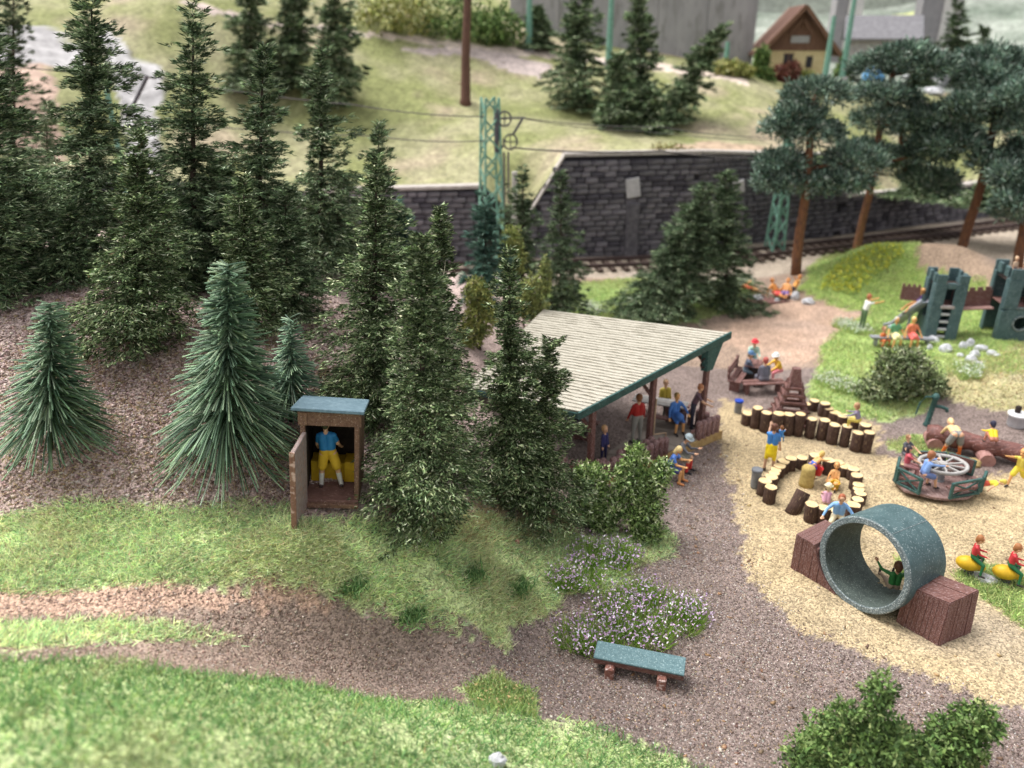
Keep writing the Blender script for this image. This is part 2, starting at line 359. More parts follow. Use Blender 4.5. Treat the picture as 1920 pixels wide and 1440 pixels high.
grass('grass', [(Z_front, 1), (Z_tuft, .012)], 110000, (.09, .24), .024, [(.29, .46, .17), (.42, .56, .21), (.20, .37, .15), (.46, .48, .22), (.32, .26, .13), (.11, .23, .085)], (5, 2.4, 6, .8, .4, 3), .8, 'blurred green grass on the bank nearest the viewer')
grass('grass', [(Z_lawn, 1), (Z_back, .7), (Z_mound, .7), (Z_spot, .05), (Z_spot2, .1), (Z_spot3, .03)], 42000, (.1, .26), .03, GC, (6, 4, 4, .8, .3, .6), .7, 'green lawn grass around the castle and the mound')
grass('dry_grass', [(Z_lawn2, 1)], 9000, (.1, .3), .03, [(.6, .5, .28), (.4, .42, .18), (.35, .24, .14)], (4, 3, 2), .6, 'straw coloured dry grass on the bank below the castle')
grass('dry_grass', [(zone((0,700),(60,620),(400,620),(640,700),(660,930),(560,950),(0,960)), .5), (zone((700,930),(1060,930),(1080,1010),(760,1010)), .4)], 16000, (.12, .4), .014, [(.55, .42, .24), (.36, .25, .14), (.3, .32, .14)], (4, 3, 2), .6, 'sparse dry stalks on the brown earth under the trees')
def chips(name, Z, n, s, cols, p, label, keep=None):
    q = scat(Z, n, 1.0)
    if keep is not None: q = q[keep(q)]
    m = len(q); P = np.column_stack([q, hgt(q[:, 0], q[:, 1])])
    b = np.array([(1, 1, 1), (1, -1, -1), (-1, 1, -1), (-1, -1, 1)]) * .6
    sz = (s[0] + rng.random((m, 1, 1)) ** 2 * (s[1] - s[0])); V = b[None] * sz * (.5 + rng.random((m, 4, 3)))
    a = rng.random(m) * 6.28; ca, sa = np.cos(a)[:, None], np.sin(a)[:, None]
    V = np.stack([V[:, :, 0] * ca - V[:, :, 1] * sa, V[:, :, 0] * sa + V[:, :, 1] * ca, V[:, :, 2] * .7], 2) + P[:, None]
    k = np.arange(m)[:, None] * 4; Fc = np.concatenate([k + np.array([t]) for t in ((0, 1, 2), (0, 3, 1), (0, 2, 3), (1, 3, 2))], 0)
    o = link(name, mesh_np(name, V.reshape(-1, 3), Fc, LEAF, np.repeat(pal(m, cols, p), 4, 0))); tag(o, label, 'gravel', kind='stuff')
Z_grav = zone((960,1260),(950,1210),(1040,1140),(1200,1060),(1260,1000),(1250,900),(1345,800),(1375,920),(1388,1000),(1405,1080),(1445,1130),(1520,1192),(1640,1238),(1925,1345)) + [np.array([13,9.5,0]), np.array([5,8.6,0])] + zone((1300,1434),(1130,1366),(985,1345))
chips('gravel', Z_grav, 60000, (.010, .036), [(.30, .23, .2), (.13, .095, .085), (.58, .52, .48), (.38, .27, .18)], (4, 3.4, 2, 1.2), 'loose brown and mauve gravel around the bench')
chips('gravel', Z_path, 18000, (.012, .04), [(.40, .29, .23), (.22, .15, .12), (.58, .49, .42)], (4, 3, 1.4), 'loose brown gravel on the path through the grass')
chips('clods', Z_grav, 260, (.04, .10), [(.2, .13, .1), (.34, .2, .12), (.5, .44, .4)], (3, 2, 1), 'small brown clods and pebbles lying on the gravel')
chips('clods', Z_sand, 260, (.03, .09), [(.42, .30, .16), (.25, .17, .11), (.6, .52, .4)], (3, 1.5, 1), 'little lumps lying on the playground sand')
chips('leaf_litter', zone((0,640),(560,640),(700,760),(680,930),(540,950),(0,975)), 36000, (.02, .07), [(.50, .38, .35), (.22, .15, .13), (.66, .54, .50), (.42, .31, .21)], (4, 3, 2, 1), 'crumbly purplish brown litter on the earth slope')
chips('leaf_litter', [np.array([-15, 16.6, 0]), np.array([-2.5, 16.6, 0]), np.array([-1, 23, 0]), np.array([-16, 23, 0])], 24000, (.03, .08), [(.42, .31, .28), (.2, .14, .12), (.58, .46, .42), (.36, .28, .17)], (4, 3.4, 2, 1), 'crumbly litter and needles under the tall spruces')
chips('sand_grains', Z_sand, 30000, (.008, .022), [(.46, .36, .22), (.33, .25, .14), (.72, .62, .45)], (4, 2.4, 2), 'coarse sand grains on the playground')

# ------------------------------------------------------------------ hill behind the railway
WL = np.array([(-75,46,7),(-40,46,7),(-22,45,5.5),(-12,45.5,4.6),(-6.8,46,4.7),(-1.8,46.2,4.8),(-.4,46.6,3.4),(1.0,46.8,3.4),(3.1,46.9,6.5),(11.4,48.2,6.5),(22.2,52.8,5.7),(23.5,53.5,3.0),(39,60.2,2.9),(80,68,3.2)])
hc = []
for px, py, Y in ((560,300,50),(700,322,48.5),(870,200,57),(1000,235,54),(1000,105,66),(700,68,63),(560,40,62),(420,15,60),(300,10,58),(1250,235,57),(1350,205,60),(1400,152,66),(1480,150,70),(1250,282,50),(1440,285,53),(1500,190,66),
                  (1700,170,75),(1900,200,75),(100,350,44.5),(100,230,47),(0,120,51),(200,70,55),(50,10,58),(1640,260,62),(1800,330,64),(1160,122,68),(1060,180,60),(640,180,56),(480,200,54),(1560,150,72),(600,-10,66),(800,30,68),(850,-20,76)):
    hc.append(gY(px, py, Y))
for p in ((0,80,14),(-20,75,15.5),(-40,70,17),(-40,50,12),(-60,60,18),(15,78,11.5),(30,80,9),(45,80,8),(60,80,9),(0,112,20),(-30,112,24),(30,112,16),(60,112,18),(70,70,6),(-70,100,26),(90,100,16),(45,100,12)): hc.append(np.array(p, float))
hH = RBF(np.array(hc), 1.5, .03)
NU, NV = 360, 150
sl_ = np.concatenate([[0], np.cumsum(np.linalg.norm(np.diff(WL[:, :2], axis=0), axis=1))])
uu = np.interp(np.linspace(0, 1, NU), [0, .12, .85, 1], [0, 48, 118, sl_[-1]] if sl_[-1] > 118 else [0, sl_[-1]*.3, sl_[-1]*.8, sl_[-1]])
wx, wy, wz = [np.interp(uu, sl_, WL[:, k]) for k in range(3)]
vv = (np.arange(NV) / (NV - 1)) ** 1.6
HX = wx[None] * (1 + vv[:, None] * .25); HY = wy[None] + .35 + vv[:, None] * (114 - wy[None])
hx, hy = HX.ravel(), HY.ravel(); dd = (HY - wy[None]).ravel(); w0 = np.clip(dd / 3.2, 0, 1); w0 = w0 * w0 * (3 - 2 * w0)
hz = np.tile(wz, NV) * (1 - w0) + w0 * hH(np.stack([hx, hy], 1)) + .3 * (fbm(hx * .5, hy * .5, 61) - .47) * w0
def hillz(x, y):
    i = np.argmin((hx - x) ** 2 + (hy - y) ** 2); return float(hz[i])
def hillp(px, py):
    d = ray(px, py); d /= d[1]; yy = np.arange(46, 112, .25); p = EYE + yy[:, None] * d
    g = p[:, 2] - hH(p[:, :2]); k = np.argmax(g < 0); return p[k] if g.min() < 0 else p[-1]
c1 = np.array([.235, .25, .105]); c2 = np.array([.35, .33, .20]); c3 = np.array([.40, .32, .24])
t = np.clip((fbm(hx * .35, hy * .35, 71) - .35) * 3.2, 0, 1)[:, None]; t2 = np.clip((fbm(hx * .22, hy * .3, 77) - .52) * 6, 0, 1)[:, None]
hcol = c1 * (1 - t) + c2 * t; hcol = hcol * (1 - t2 * .8) + c3 * t2 * .8; hcol *= (.85 + .3 * fbm(hx * 2.5, hy * 2.5, 83))[:, None]
jhx = hx + 1.2 * (fbm(hx * .5, hy * .5, 91) - .5); jhy = hy + 1.2 * (fbm(hx * .5, hy * .5, 95) - .5)
rock = np.zeros(len(hx), bool)
def hput(pp, c, rk=False):
    m = inpoly(jhx, jhy, [hillp(*p) for p in pp]); hcol[m] = c * (.8 + .45 * fbm(hx[m] * 1.5, hy[m] * 1.5, 99))[:, None]
    if rk: rock[m] = True
hput(((-200,130),(60,125),(115,150),(120,330),(150,380),(-200,380)), np.array([.52, .38, .31]), True)
hput(((-200,60),(90,55),(160,95),(150,140),(60,130),(-200,140)), np.array([.40, .385, .39]), True)
hput(((185,55),(215,60),(262,115),(300,130),(300,330),(245,345),(225,200),(190,100)), np.array([.46, .445, .45]), True)
hput(((690,62),(960,92),(1200,112),(1400,150),(1400,160),(1180,124),(950,101),(690,72)), np.array([.60, .50, .43]))
hput(((330,4),(690,62),(690,72),(330,14)), np.array([.56, .46, .42]))
hput(((740,95),(900,90),(1040,125),(1010,150),(870,110)), np.array([.48, .40, .38]))
hput(((1230,290),(1330,262),(1440,280),(1440,296),(1300,296)), np.array([.44, .33, .24]))
mm = (hy > 79 + 4 * (fbm(hx * .2, hy * .2, 141) - .5)) & (hx > 5)
tq = fbm(hx * .3, hy * .3, 143)[:, None]; hcol[mm] = (np.array([.12, .16, .12]) * (1 - tq) + np.array([.50, .52, .47]) * tq)[mm] * (.7 + .6 * fbm(hx * 1.3, hy * 1.3, 147)[mm][:, None])
hput(((1655,30),(1712,25),(1725,90),(1690,80),(1640,85)), np.array([.62, .66, .30]))
hz = hz + np.where(rock, .55 * np.abs(fbm(hx * .8, hy * .8, 101) - .47) * 2 + .35 * (vnoise(hx * 1.7, hy * 1.7, 103) - .5), 0)
hz = hz + np.where(dd < 2, .12 * (fbm(hx * 2, hy * 2, 111) - .3), .0)
ii = (np.arange(NV - 1)[:, None] * NU + np.arange(NU - 1)).ravel(); hq = np.stack([ii, ii + 1, ii + NU + 1, ii + NU], 1); hv = np.stack([hx, hy, hz], 1)
rq = rock[hq[:, 0]]
for nme, f, mt in (('hill', hq[~rq], HILL), ('rock_slope', hq[rq], ROCK)):
    u, inv = np.unique(f, return_inverse=True); tag(link(nme, mesh_np(nme, hv[u], inv.reshape(f.shape), mt, hcol[u], True)), kind='structure')
# wooded slope closing the view behind everything
bx, bz = np.meshgrid(np.linspace(-110, 120, 120), np.linspace(0, 1, 40)); bx = bx.ravel(); bz = bz.ravel()
by = 110 + 16 * bz + 3 * (fbm(bx * .2, bz * 6, 7) - .5); bzz = 8 + 46 * bz + 3 * (fbm(bx * .3, bz * 9, 8) - .5)
tt = fbm(bx * .18, bz * 8, 15)[:, None]; bc = np.array([.13, .16, .13]) * (1 - tt) + np.array([.48, .50, .44]) * tt
tl = np.clip((fbm(bx * .13, bz * 3, 25) - .55) * 6, 0, 1)[:, None] * .7; bc = bc * (1 - tl) + tl * np.array([.55, .55, .54])
i2 = (np.arange(39)[:, None] * 120 + np.arange(119)).ravel()
tag(link('wooded_hillside', mesh_np('wooded_hillside', np.stack([bx, by, bzz], 1), np.stack([i2, i2 + 1, i2 + 121, i2 + 120], 1), ROCK, bc, True)), kind='structure')

# ------------------------------------------------------------------ stone retaining walls, grey concrete wall, railway
STN = [M('wall_stone', (.17, .16, .175), (.07, .065, .078), 3, .85, .6), M('wall_stone_pale', (.22, .205, .225), (.11, .10, .12), 3, .85, .6), M('wall_stone_dark', (.09, .083, .1), (.045, .042, .052), 3, .85, .6)]
MORT = M('dark_mortar', (.035, .032, .04), None, 4); CAPM = M('pale_capstone', (.52, .48, .45), (.34, .3, .28), 4)
SM = {}
for k, w in enumerate((.55, .75, 1.0)):
    for j, m_ in enumerate(STN):
        b = MB().box((0, 0, 0), (w, .3, .29), c0=.05); b.v = [(x + random.uniform(-.012, .012), y + random.uniform(-.015, .015), z + random.uniform(-.012, .012)) for x, y, z in b.v]
        SM[(k, j)] = b.mesh('stone', m_)
def stone_wall(label, pts, limit=300, cap=True):
    pts = np.array(pts, float); o = pts[0].copy(); o[2] = 0
    t = T('stone_retaining_wall', label, 'retaining wall', o); core = MB(); capb = MB(); n = 0; rest = MB()
    for a, b in zip(pts[:-1], pts[1:]):
        d = b[:2] - a[:2]; L = np.linalg.norm(d); d /= L; ang = math.atan2(d[1], d[0]); nr = np.array([d[1], -d[0]]); h = lambda s_: a[2] + (b[2] - a[2]) * s_ / L
        q = [(a[:2] - o[:2]), (b[:2] - o[:2])]; bk = -nr * .7
        core.add([(*q[0], -.5), (*q[1], -.5), (*(q[1]+bk), -.5), (*(q[0]+bk), -.5), (*q[0], h(0)-.05), (*q[1], h(L)-.05), (*(q[1]+bk), h(L)-.05), (*(q[0]+bk), h(0)-.05)],
                 [(0,1,5,4), (1,2,6,5), (2,3,7,6), (3,0,4,7), (4,5,6,7), (3,2,1,0)])
        z = .35; row = 0
        while z < max(a[2], b[2]) - .2:
            s_ = -random.random() * .5
            while s_ < L - .1:
                k = random.choice((0, 1, 1, 2)); w = (.55, .75, 1.0)[k]; c = s_ + w / 2
                if 0 < c < L and z + .35 < h(c):
                    p = a[:2] + d * c + nr * random.uniform(.0, .09) - o[:2]; me = SM[(k, random.choice((0, 0, 0, 1, 2)))]
                    if n < limit: link('stone', me, t, (*p, z + .15), (random.uniform(-.05, .05), 0, ang)); n += 1
                    else: rest.box((*p, z + .15), (w, .3, .29), ang, .05)
                s_ += w + .035
            z += .325; row += 1
        if cap: capb.add([(*(q[0]+nr*.22), h(0)-.05), (*(q[1]+nr*.22), h(L)-.05), (*(q[1]+bk), h(L)-.05), (*(q[0]+bk), h(0)-.05), (*(q[0]+nr*.22), h(0)+.13), (*(q[1]+nr*.22), h(L)+.13), (*(q[1]+bk), h(L)+.13), (*(q[0]+bk), h(0)+.13)],
                 [(0,1,5,4), (1,2,6,5), (2,3,7,6), (3,0,4,7), (4,5,6,7), (3,2,1,0)])
    core.build('core', MORT, t)
    if cap: capb.build('capstone', CAPM, t)
    if rest.v: tag(rest.build('stones', STN[0], t), kind='stuff')
    return t
stone_wall('lower dark stone wall left of the lattice mast, grass above it', [WL[3], WL[4], WL[5]])
t = stone_wall('tall dark stone retaining wall with sloping end, behind the track right of the mast', [(1.0, 46.8, 3.0), WL[8], WL[9], WL[10]], 300)
PAL = M('pale_concrete', (.50, .48, .49), (.38, .37, .38), 3)
for px, py in ((1187, 352), (1385, 350)):
    f = (px - 1060) / 240; Yw = 46.9 + f * 1.3 - .3; p = gY(px, py, Yw) - np.array(t.location)
    MB().box(p, (.85, .24, 1.15) if px < 1300 else (.7, .24, .8), .16, .04, M=np.array([[.98, .1, -.15], [0, 1, 0], [.18, 0, .98]])).build('niche_cap', PAL, t)
    MB().box(p + np.array([.1, 0, -2.6]), (.8, .3, 3.4), .16, .05).build('pilaster', STN[0], t)
stone_wall('far low grey stone wall seen between the pine trunks', [(22.3, 52.95, 3.0), WL[11], WL[12], WL[13]], 150)
t = T('concrete_wall', 'plain grey concrete retaining wall closing the view above the hill', 'wall', (2, 77, 8)); CON = M('grey_concrete', (.38, .37, .375), (.29, .285, .29), .9, .9, .2, (1, 1, .3), (.24, .235, .23), .60, 1.6)
for k in range(5): MB().box((k * 4.42 + .0, .0 + k * -.05, 7.5), (4.38, .8, 15), 0, .03).build('wall_panel', CON, t)
RAILM = M('rail_rust', (.09, .06, .055), (.05, .035, .035), 5); SLP = M('sleeper_wood', (.10, .07, .055), (.05, .036, .03), 4, st=(1, 6, 1))
t = T('railway_track', 'rusty railway track running along the foot of the stone wall', 'railway track', (0, 44.2, .45))
tp = [np.array([x, y, .45]) for x, y in ((-30, 43.2), (-14, 43.2), (-6, 43.6), (3, 44.4), (11.6, 45.8), (23, 50.2), (40, 57.4), (70, 64))]
for k in (-.72, .72):
    rb = MB(); q = []
    for i, p in enumerate(tp):
        d = tp[min(i+1, 7)] - tp[max(i-1, 0)]; d /= np.linalg.norm(d); q.append(p + np.array([-d[1], d[0], 0]) * k - np.array(t.location) + np.array([0, 0, .2]))
    for a, b in zip(q[:-1], q[1:]): rb.bar(a, b, .12, .2)
    rb.build('rail', RAILM, t)
sm = MB().box((0, 0, 0), (.3, 2.5, .16), c0=.02).mesh('sleeper', SLP)
for a, b in zip(tp[2:6], tp[3:7]):
    L = np.linalg.norm(b - a); ang = math.atan2(b[1] - a[1], b[0] - a[0])
    for k in range(int(L / .75)): link('sleeper', sm, t, a + (b - a) * (k + .5) / int(L / .75) - np.array(t.location) + np.array([0, 0, .03]), (0, 0, ang))

# ------------------------------------------------------------------ trees
TRUNK = M('dark_bark', (.085, .06, .045), (.04, .03, .024), 8, .9, .6, (4, 4, 1)); PINEB = M('orange_pine_bark', (.27, .12, .055), (.09, .048, .038), 3, .85, .6, (5, 5, 1)); BROWNB = M('brown_bare_bark', (.17, .09, .065), (.09, .05, .04), 4, .85, .5, (4, 4, 1))
PAL_OLIVE = ([(.05, .08, .034), (.135, .195, .085), (.29, .36, .18), (.56, .61, .40), (.08, .065, .035)], (5, 4.6, 3.0, 1.3, .4))
PAL_DARK = ([(.055, .09, .046), (.145, .21, .105), (.30, .38, .21), (.54, .60, .41)], (4.8, 4.6, 3.0, 1.3))
PAL_FAR = ([(.05, .08, .042), (.11, .16, .085), (.21, .27, .15), (.34, .39, .26)], (5.4, 5, 2.4, .8))
PAL_BLUE = ([(.05, .11, .085), (.09, .17, .125), (.17, .26, .20), (.03, .07, .05)], (4, 4, 1.5, 2))
PAL_YEL = ([(.16, .20, .06), (.28, .32, .10), (.10, .13, .05), (.40, .42, .18)], (4, 4, 3, 1))
def crown_mesh(h, r, n, pal_, bl=.15, bw=.05, neck=.5, droop=.25, bottom=.04, lay=9, sparse=0., lump=.24, leanx=0., seed=0, bend=0.):
    g = np.random.default_rng(seed); n = int(n * 2.5); bl = bl * .95; bw = bw * .62; nb = int(120 + h * 18)
    tb = np.sort(g.random(nb) ** .85); az = np.arange(nb) * 2.399 + g.random(nb) * .9
    ph = g.random() * 6.28; lumpf = 1 + .8 * lump * np.sin(tb * lay * 2 * pi * (1 - .35 * tb) + ph) + .14 * g.normal(size=nb)
    lumpf *= 1 + .22 * np.sin(az + ph * 2 + tb * 7)
    prof = (.11 + .89 * np.clip((tb - .02) / .9, 0, 1) ** (.74 + neck * .36)) * np.where(tb > .9, 1 - (tb - .9) * 2.6, 1)
    L = np.clip(r * prof * lumpf, .10 + .03 * r, r * 1.25)
    if sparse: L *= np.where(g.random(nb) < sparse, .45, 1)
    z0 = h * (1 - tb * (1 - bottom))
    nt_ = max(60, n // 16); tbi = g.choice(nb, nt_, p=(L ** .95) / (L ** .95).sum()); ts = np.clip(.05 + .97 * g.random(nt_) ** .8, 0, 1.02); core = g.random(nt_) < .2; tbi = np.where(core, np.clip((g.random(nt_) ** .9 * nb).astype(int), 0, nb - 1), tbi); ts = np.where(core, np.minimum(.30, .26 / L[tbi]) * g.random(nt_), ts); ta = g.normal(size=nt_) * (.20 + .16 * (1 - ts))
    tz = g.normal(size=nt_) * .022 * (1 + r); tw = g.integers(0, nt_, n); bi = tbi[tw]; s = np.clip(ts[tw] + g.normal(size=n) * .05, 0, 1.08)
    Lb = L[bi]; a = az[bi] + ta[tw] + g.normal(size=n) * .05
    rise = (.35 - (.35 + droop) * tb[bi]); off = s * Lb
    P = np.stack([np.cos(a) * off, np.sin(a) * off, z0[bi] + tz[tw] + rise * off - .22 * s ** 2 * Lb * tb[bi] * 1.0], 1)
    P += g.normal(size=(n, 3)) * np.array([.03, .03, .016]) * (.6 + r * .35)
    bd = np.stack([np.cos(a), np.sin(a), rise - .35 * s * tb[bi]], 1)
    sdv = np.stack([-np.sin(a), np.cos(a), np.zeros(n)], 1) * (g.choice([-1, 1], n) * (.35 + .6 * g.random(n)))[:, None]
    D = unit(bd * 1.0 + sdv + g.normal(size=(n, 3)) * .25 + np.array([0, 0, .12]))
    P[:, 2] = np.clip(P[:, 2], .04, None)
    f = P[:, 2] / h; P[:, 0] += leanx * P[:, 2] + bend * f ** 2 * r; P[:, 1] += bend * .5 * f ** 2 * r
    V, Fc, cc = blades2(P, D, bl * (.6 + .8 * g.random(n)), bw * (.7 + .6 * g.random(n)), pal(n, *pal_) * (.45 + 1.15 * g.random(nt_) ** 1.3)[tw][:, None])
    # twigs and a few long stray fibres
    m = nb; A = np.stack([np.zeros(m), np.zeros(m), z0], 1); A[:, 0] += leanx * z0 + bend * (z0 / h) ** 2 * r; A[:, 1] += bend * .5 * (z0 / h) ** 2 * r
    Dt = unit(np.stack([np.cos(az), np.sin(az), .35 - (.35 + droop) * tb - .1], 1))
    V2, F2, c2_ = blades1(A, Dt, L * .95, .03, np.tile(np.array([.07, .05, .035]), (m, 1)))
    k = max(8, n // 700); j = g.choice(n, k); V3, F3, c3_ = blades1(P[j], unit(D[j] + g.normal(size=(k, 3)) * .5), .25 + .35 * g.random(k), .011, np.tile(np.array([.42, .40, .30]), (k, 1)))
    Fa = np.concatenate([Fc, F2 + len(V), F3 + len(V) + len(V2)])
    return mesh_np('crown', np.concatenate([V, V2, V3]), Fa, LEAF, np.concatenate([cc, c2_, c3_]))
def tree_base(px, Y): 
    x = gY(px, 600, Y)[0]
    for _ in range(3):
        z = H1(x, Y) if Y < 45 or x > 8 and Y < 47 else hillz(x, Y); dax = Y * cos(R(PITCH)) + (CH - z) * sin(R(PITCH)); x = (px - 960) / F * dax
    return np.array([x, Y, z])
def trunk_mb(h, r, lx=0, bend=0, R_=1, n=8):
    return MB().tube([(lx * z + bend * (z / h) ** 2 * R_, bend * .5 * (z / h) ** 2 * R_, z) for z in np.linspace(-.25, h * .9, 8)], list(np.linspace(r, r * .16, 8)), n)
tid = [0]
def spruce(px, top, Y, wpx, label, n=9000, pal_=PAL_OLIVE, name='spruce_tree', group='spruces on the earth slope', cat='tree', bpx=None, **k):
    tid[0] += 1; b = tree_base(bpx if bpx else px, Y); t0 = gY(px, top, Y); h = t0[2] - b[2]; dax = (b - EYE) @ FW; r = wpx / 2 * dax / F * .97
    lx = (t0[0] - b[0]) / h
    t = T(name, label, cat, b, 0, group); bend = k.pop('bend', 0)
    trunk_mb(h, .04 + .012 * h, lx, bend, r).build('trunk', TRUNK, t, smooth=True)
    link('crown', crown_mesh(h, r, n, pal_, leanx=lx, seed=tid[0], bend=bend, **k), t)
    return t
spruce(172, -45, 22, 215, 'tallest dark spruce at upper left, its tip cut off by the frame', 14000, PAL_DARK, lay=10, lump=.25, sparse=.25, bl=.2, droop=.15)
spruce(-12, 45, 19.5, 190, 'big spruce half cut off by the left edge of the photo', 12000, PAL_DARK, lay=9, bl=.19, droop=.2)
spruce(258, 250, gp(255, 648)[1], 225, 'broad spruce standing on the crest of the bare earth slope', 16000, lay=7, neck=.65, bl=.13, lump=.2)
spruce(362, -5, 21.8, 200, 'tall spruce right of the tallest one, tip touching the upper frame', 12000, PAL_DARK, lay=10, sparse=.2, bl=.2)
spruce(485, 92, 21.4, 180, 'tall spruce with a hooked bare tip, third of the tall row', 11000, PAL_DARK, lay=9, bl=.19, bend=.08)
spruce(602, 62, 25, 150, 'slender layered spruce with open gaps against the yellow meadow', 10000, PAL_DARK, lay=7, lump=.5, bl=.2, sparse=.2)
spruce(457, 333, gp(470, 618)[1], 165, 'small spruce behind the tall bottle-brush fir', 10000, lay=6, bl=.14)
spruce(710, 225, 26, 120, 'dark spruce whose tip rises behind the leaning-topped spruce', 7000, PAL_DARK, lay=8, lump=.4, bl=.19)
spruce(700, 288, gp(690, 795)[1], 225, 'large dense spruce directly behind the outhouse', 17000, lay=8, neck=.6, bl=.14, bend=.05, lump=.25)
spruce(742, 375, 27, 110, 'bluish blurred spruce right behind the large dense one', 5000, PAL_BLUE, lay=6, bl=.2)
spruce(824, 377, gp(830, 830)[1], 140, 'spruce with a thick club-shaped tip rising behind its neighbour', 12000, lay=7, neck=.35, lump=.3, bl=.13)
spruce(792, 440, gp(785, 972)[1], 240, 'foremost large spruce beside the outhouse, right of its open doorway', 24000, lay=8, neck=.55, bl=.115, bw=.044, lump=.22)
spruce(955, 472, gp(950, 930)[1], 165, 'spruce in front of the pavilion roof with an open trunk gap', 17000, lay=5, neck=.5, lump=.45, bl=.125, sparse=.15)
spruce(1034, 633, gp(1010, 968)[1], 165, 'short knobbly-tipped spruce in front of the pavilion eave', 15000, bpx=1005, lay=5, neck=.75, lump=.5, bl=.115, bw=.044)
spruce(590, 338, 26, 80, 'narrow small spruce below the slender layered one', 4500, PAL_DARK, lay=7, bl=.18)
spruce(632, 378, 26, 75, 'smallest spruce squeezed beside the large dense one', 3500, PAL_FAR, lay=6, bl=.18)
spruce(300, 297, 22, 100, 'thin drooping spruce behind the broad crest spruce', 4500, PAL_DARK, lay=6, bl=.17, droop=.6)
spruce(88, 190, 32, 120, 'blurred dark spruce in front of the pink rock', 4500, PAL_DARK, lay=5, lump=.5, bl=.24)
spruce(640, 330, 31, 120, 'dark spruce filling the gap below the meadow', 5000, PAL_DARK, lay=6, bl=.22)
spruce(415, 300, 22.5, 160, 'dark spruce between the two tall ones', 6500, PAL_DARK, lay=6, bl=.22)
spruce(535, 360, 20.8, 150, 'spruce standing behind the short bottle-brush fir', 7500, PAL_DARK, lay=6, bl=.18)
spruce(40, 330, 20.8, 190, 'spruce behind the one cut by the left edge', 6500, PAL_DARK, lay=6, bl=.2)
spruce(335, 400, 20.5, 120, 'low spruce filling the gap right of the broad crest spruce', 6500, PAL_DARK, lay=6, bl=.17)
spruce(130, 380, 20.8, 130, 'low spruce between the broad crest spruce and the left edge', 6500, PAL_DARK, lay=6, bl=.17)
spruce(910, 365, 30, 110, 'blue-green spruce at the foot of the lattice mast', 4500, PAL_BLUE, group='spruces between pavilion and track', lay=6, bl=.28, bw=.05, sparse=.2)
spruce(980, 308, 35, 120, 'olive spruce right of the lattice mast', 4500, PAL_FAR, group='spruces between pavilion and track', lay=6, lump=.4, bl=.26, bw=.06)
spruce(1053, 322, 33, 125, 'slim spruce in front of the sloping end of the stone wall', 7500, PAL_FAR, group='spruces between pavilion and track', lay=8, bl=.24, bw=.05, bend=-.05)
spruce(1295, 415, 36, 150, 'lower leaning spruce at the left of the wide leaning one', 8000, PAL_FAR, group='spruces between pavilion and track', bpx=1200, lay=8, bl=.28, bw=.06)
spruce(1325, 350, 37, 165, 'wide leaning spruce before the tall stone wall', 13000, PAL_FAR, group='spruces between pavilion and track', bpx=1245, lay=8, bl=.3, bw=.06)
spruce(1362, 318, 38, 150, 'upright spruce on the right flank of the wide leaning one', 9000, PAL_FAR, group='spruces between pavilion and track', lay=8, bl=.28, bw=.06)
for px, top, Y, w, lb in ((470, -60, 55, 130, 'dark hill spruce, first from the left in the clump of three'), (548, -40, 56, 140, 'dark hill spruce in the middle of the clump of three'), (628, -75, 55, 130, 'dark hill spruce, last of the clump of three beside the meadow'),
                          (1085, -40, 58, 155, 'large dark hill spruce right of the bare brown trunk'), (1198, -10, 57, 130, 'hill spruce with club top beside the large dark one'), (1008, 15, 68, 85, 'small dark spruce in front of the grey concrete wall'),
                          (1160, 100, 55, 110, 'low hill spruce between the two large dark ones'), (1215, 165, 55, 120, 'low bushy spruce at the foot of the hill clump'), (1480, 160, 63, 35, 'tiny spruce on the yellow meadow below the house')):
    spruce(px, top, Y, w * .78, lb, 6500 if w > 80 else 1500, PAL_FAR if w < 80 else PAL_DARK, group='spruces on the meadow hill', lay=8, bl=.42, bw=.12, lump=.3)
spruce(1362, 42, 58, 95, 'strongly leaning spruce pointing up to the right on the hill', 6500, PAL_DARK, group='spruces on the meadow hill', bpx=1248, lay=9, bl=.4, bw=.11, lump=.2)
for px, top, Y, w, lb in ((1585, 330, 49, 110, 'shaded spruce behind the first pine'), (1645, 345, 51, 100, 'shaded spruce between the first two pine trunks'), (1735, 330, 53, 130, 'shaded spruce behind the middle pine trunk'), (1855, 350, 50, 120, 'shaded spruce right of the leaning pine trunk'), (1925, 330, 50, 120, 'shaded spruce at the right edge behind the mound')):
    spruce(px, top, Y, w, lb, 4500, PAL_DARK, group='dark spruces under the pines', lay=8, bl=.36, bw=.09)
for px, top, Y, w, lb in ((1795, -10, 82, 75, 'far dark conifer left of centre in the upper right'), (1845, 50, 80, 55, 'far narrow conifer at the upper right'), (1730, 70, 80, 45, 'far small conifer beside the bridge pier')):
    spruce(px, top, Y, w, lb, 2500, PAL_FAR, group='far conifers at the upper right', lay=7, bl=.5, bw=.15)
spruce(25, -70, 40, 150, 'bushy dark conifer in the upper left corner', 5500, PAL_FAR, group='spruces on the rock', lay=5, bl=.34, bw=.09)
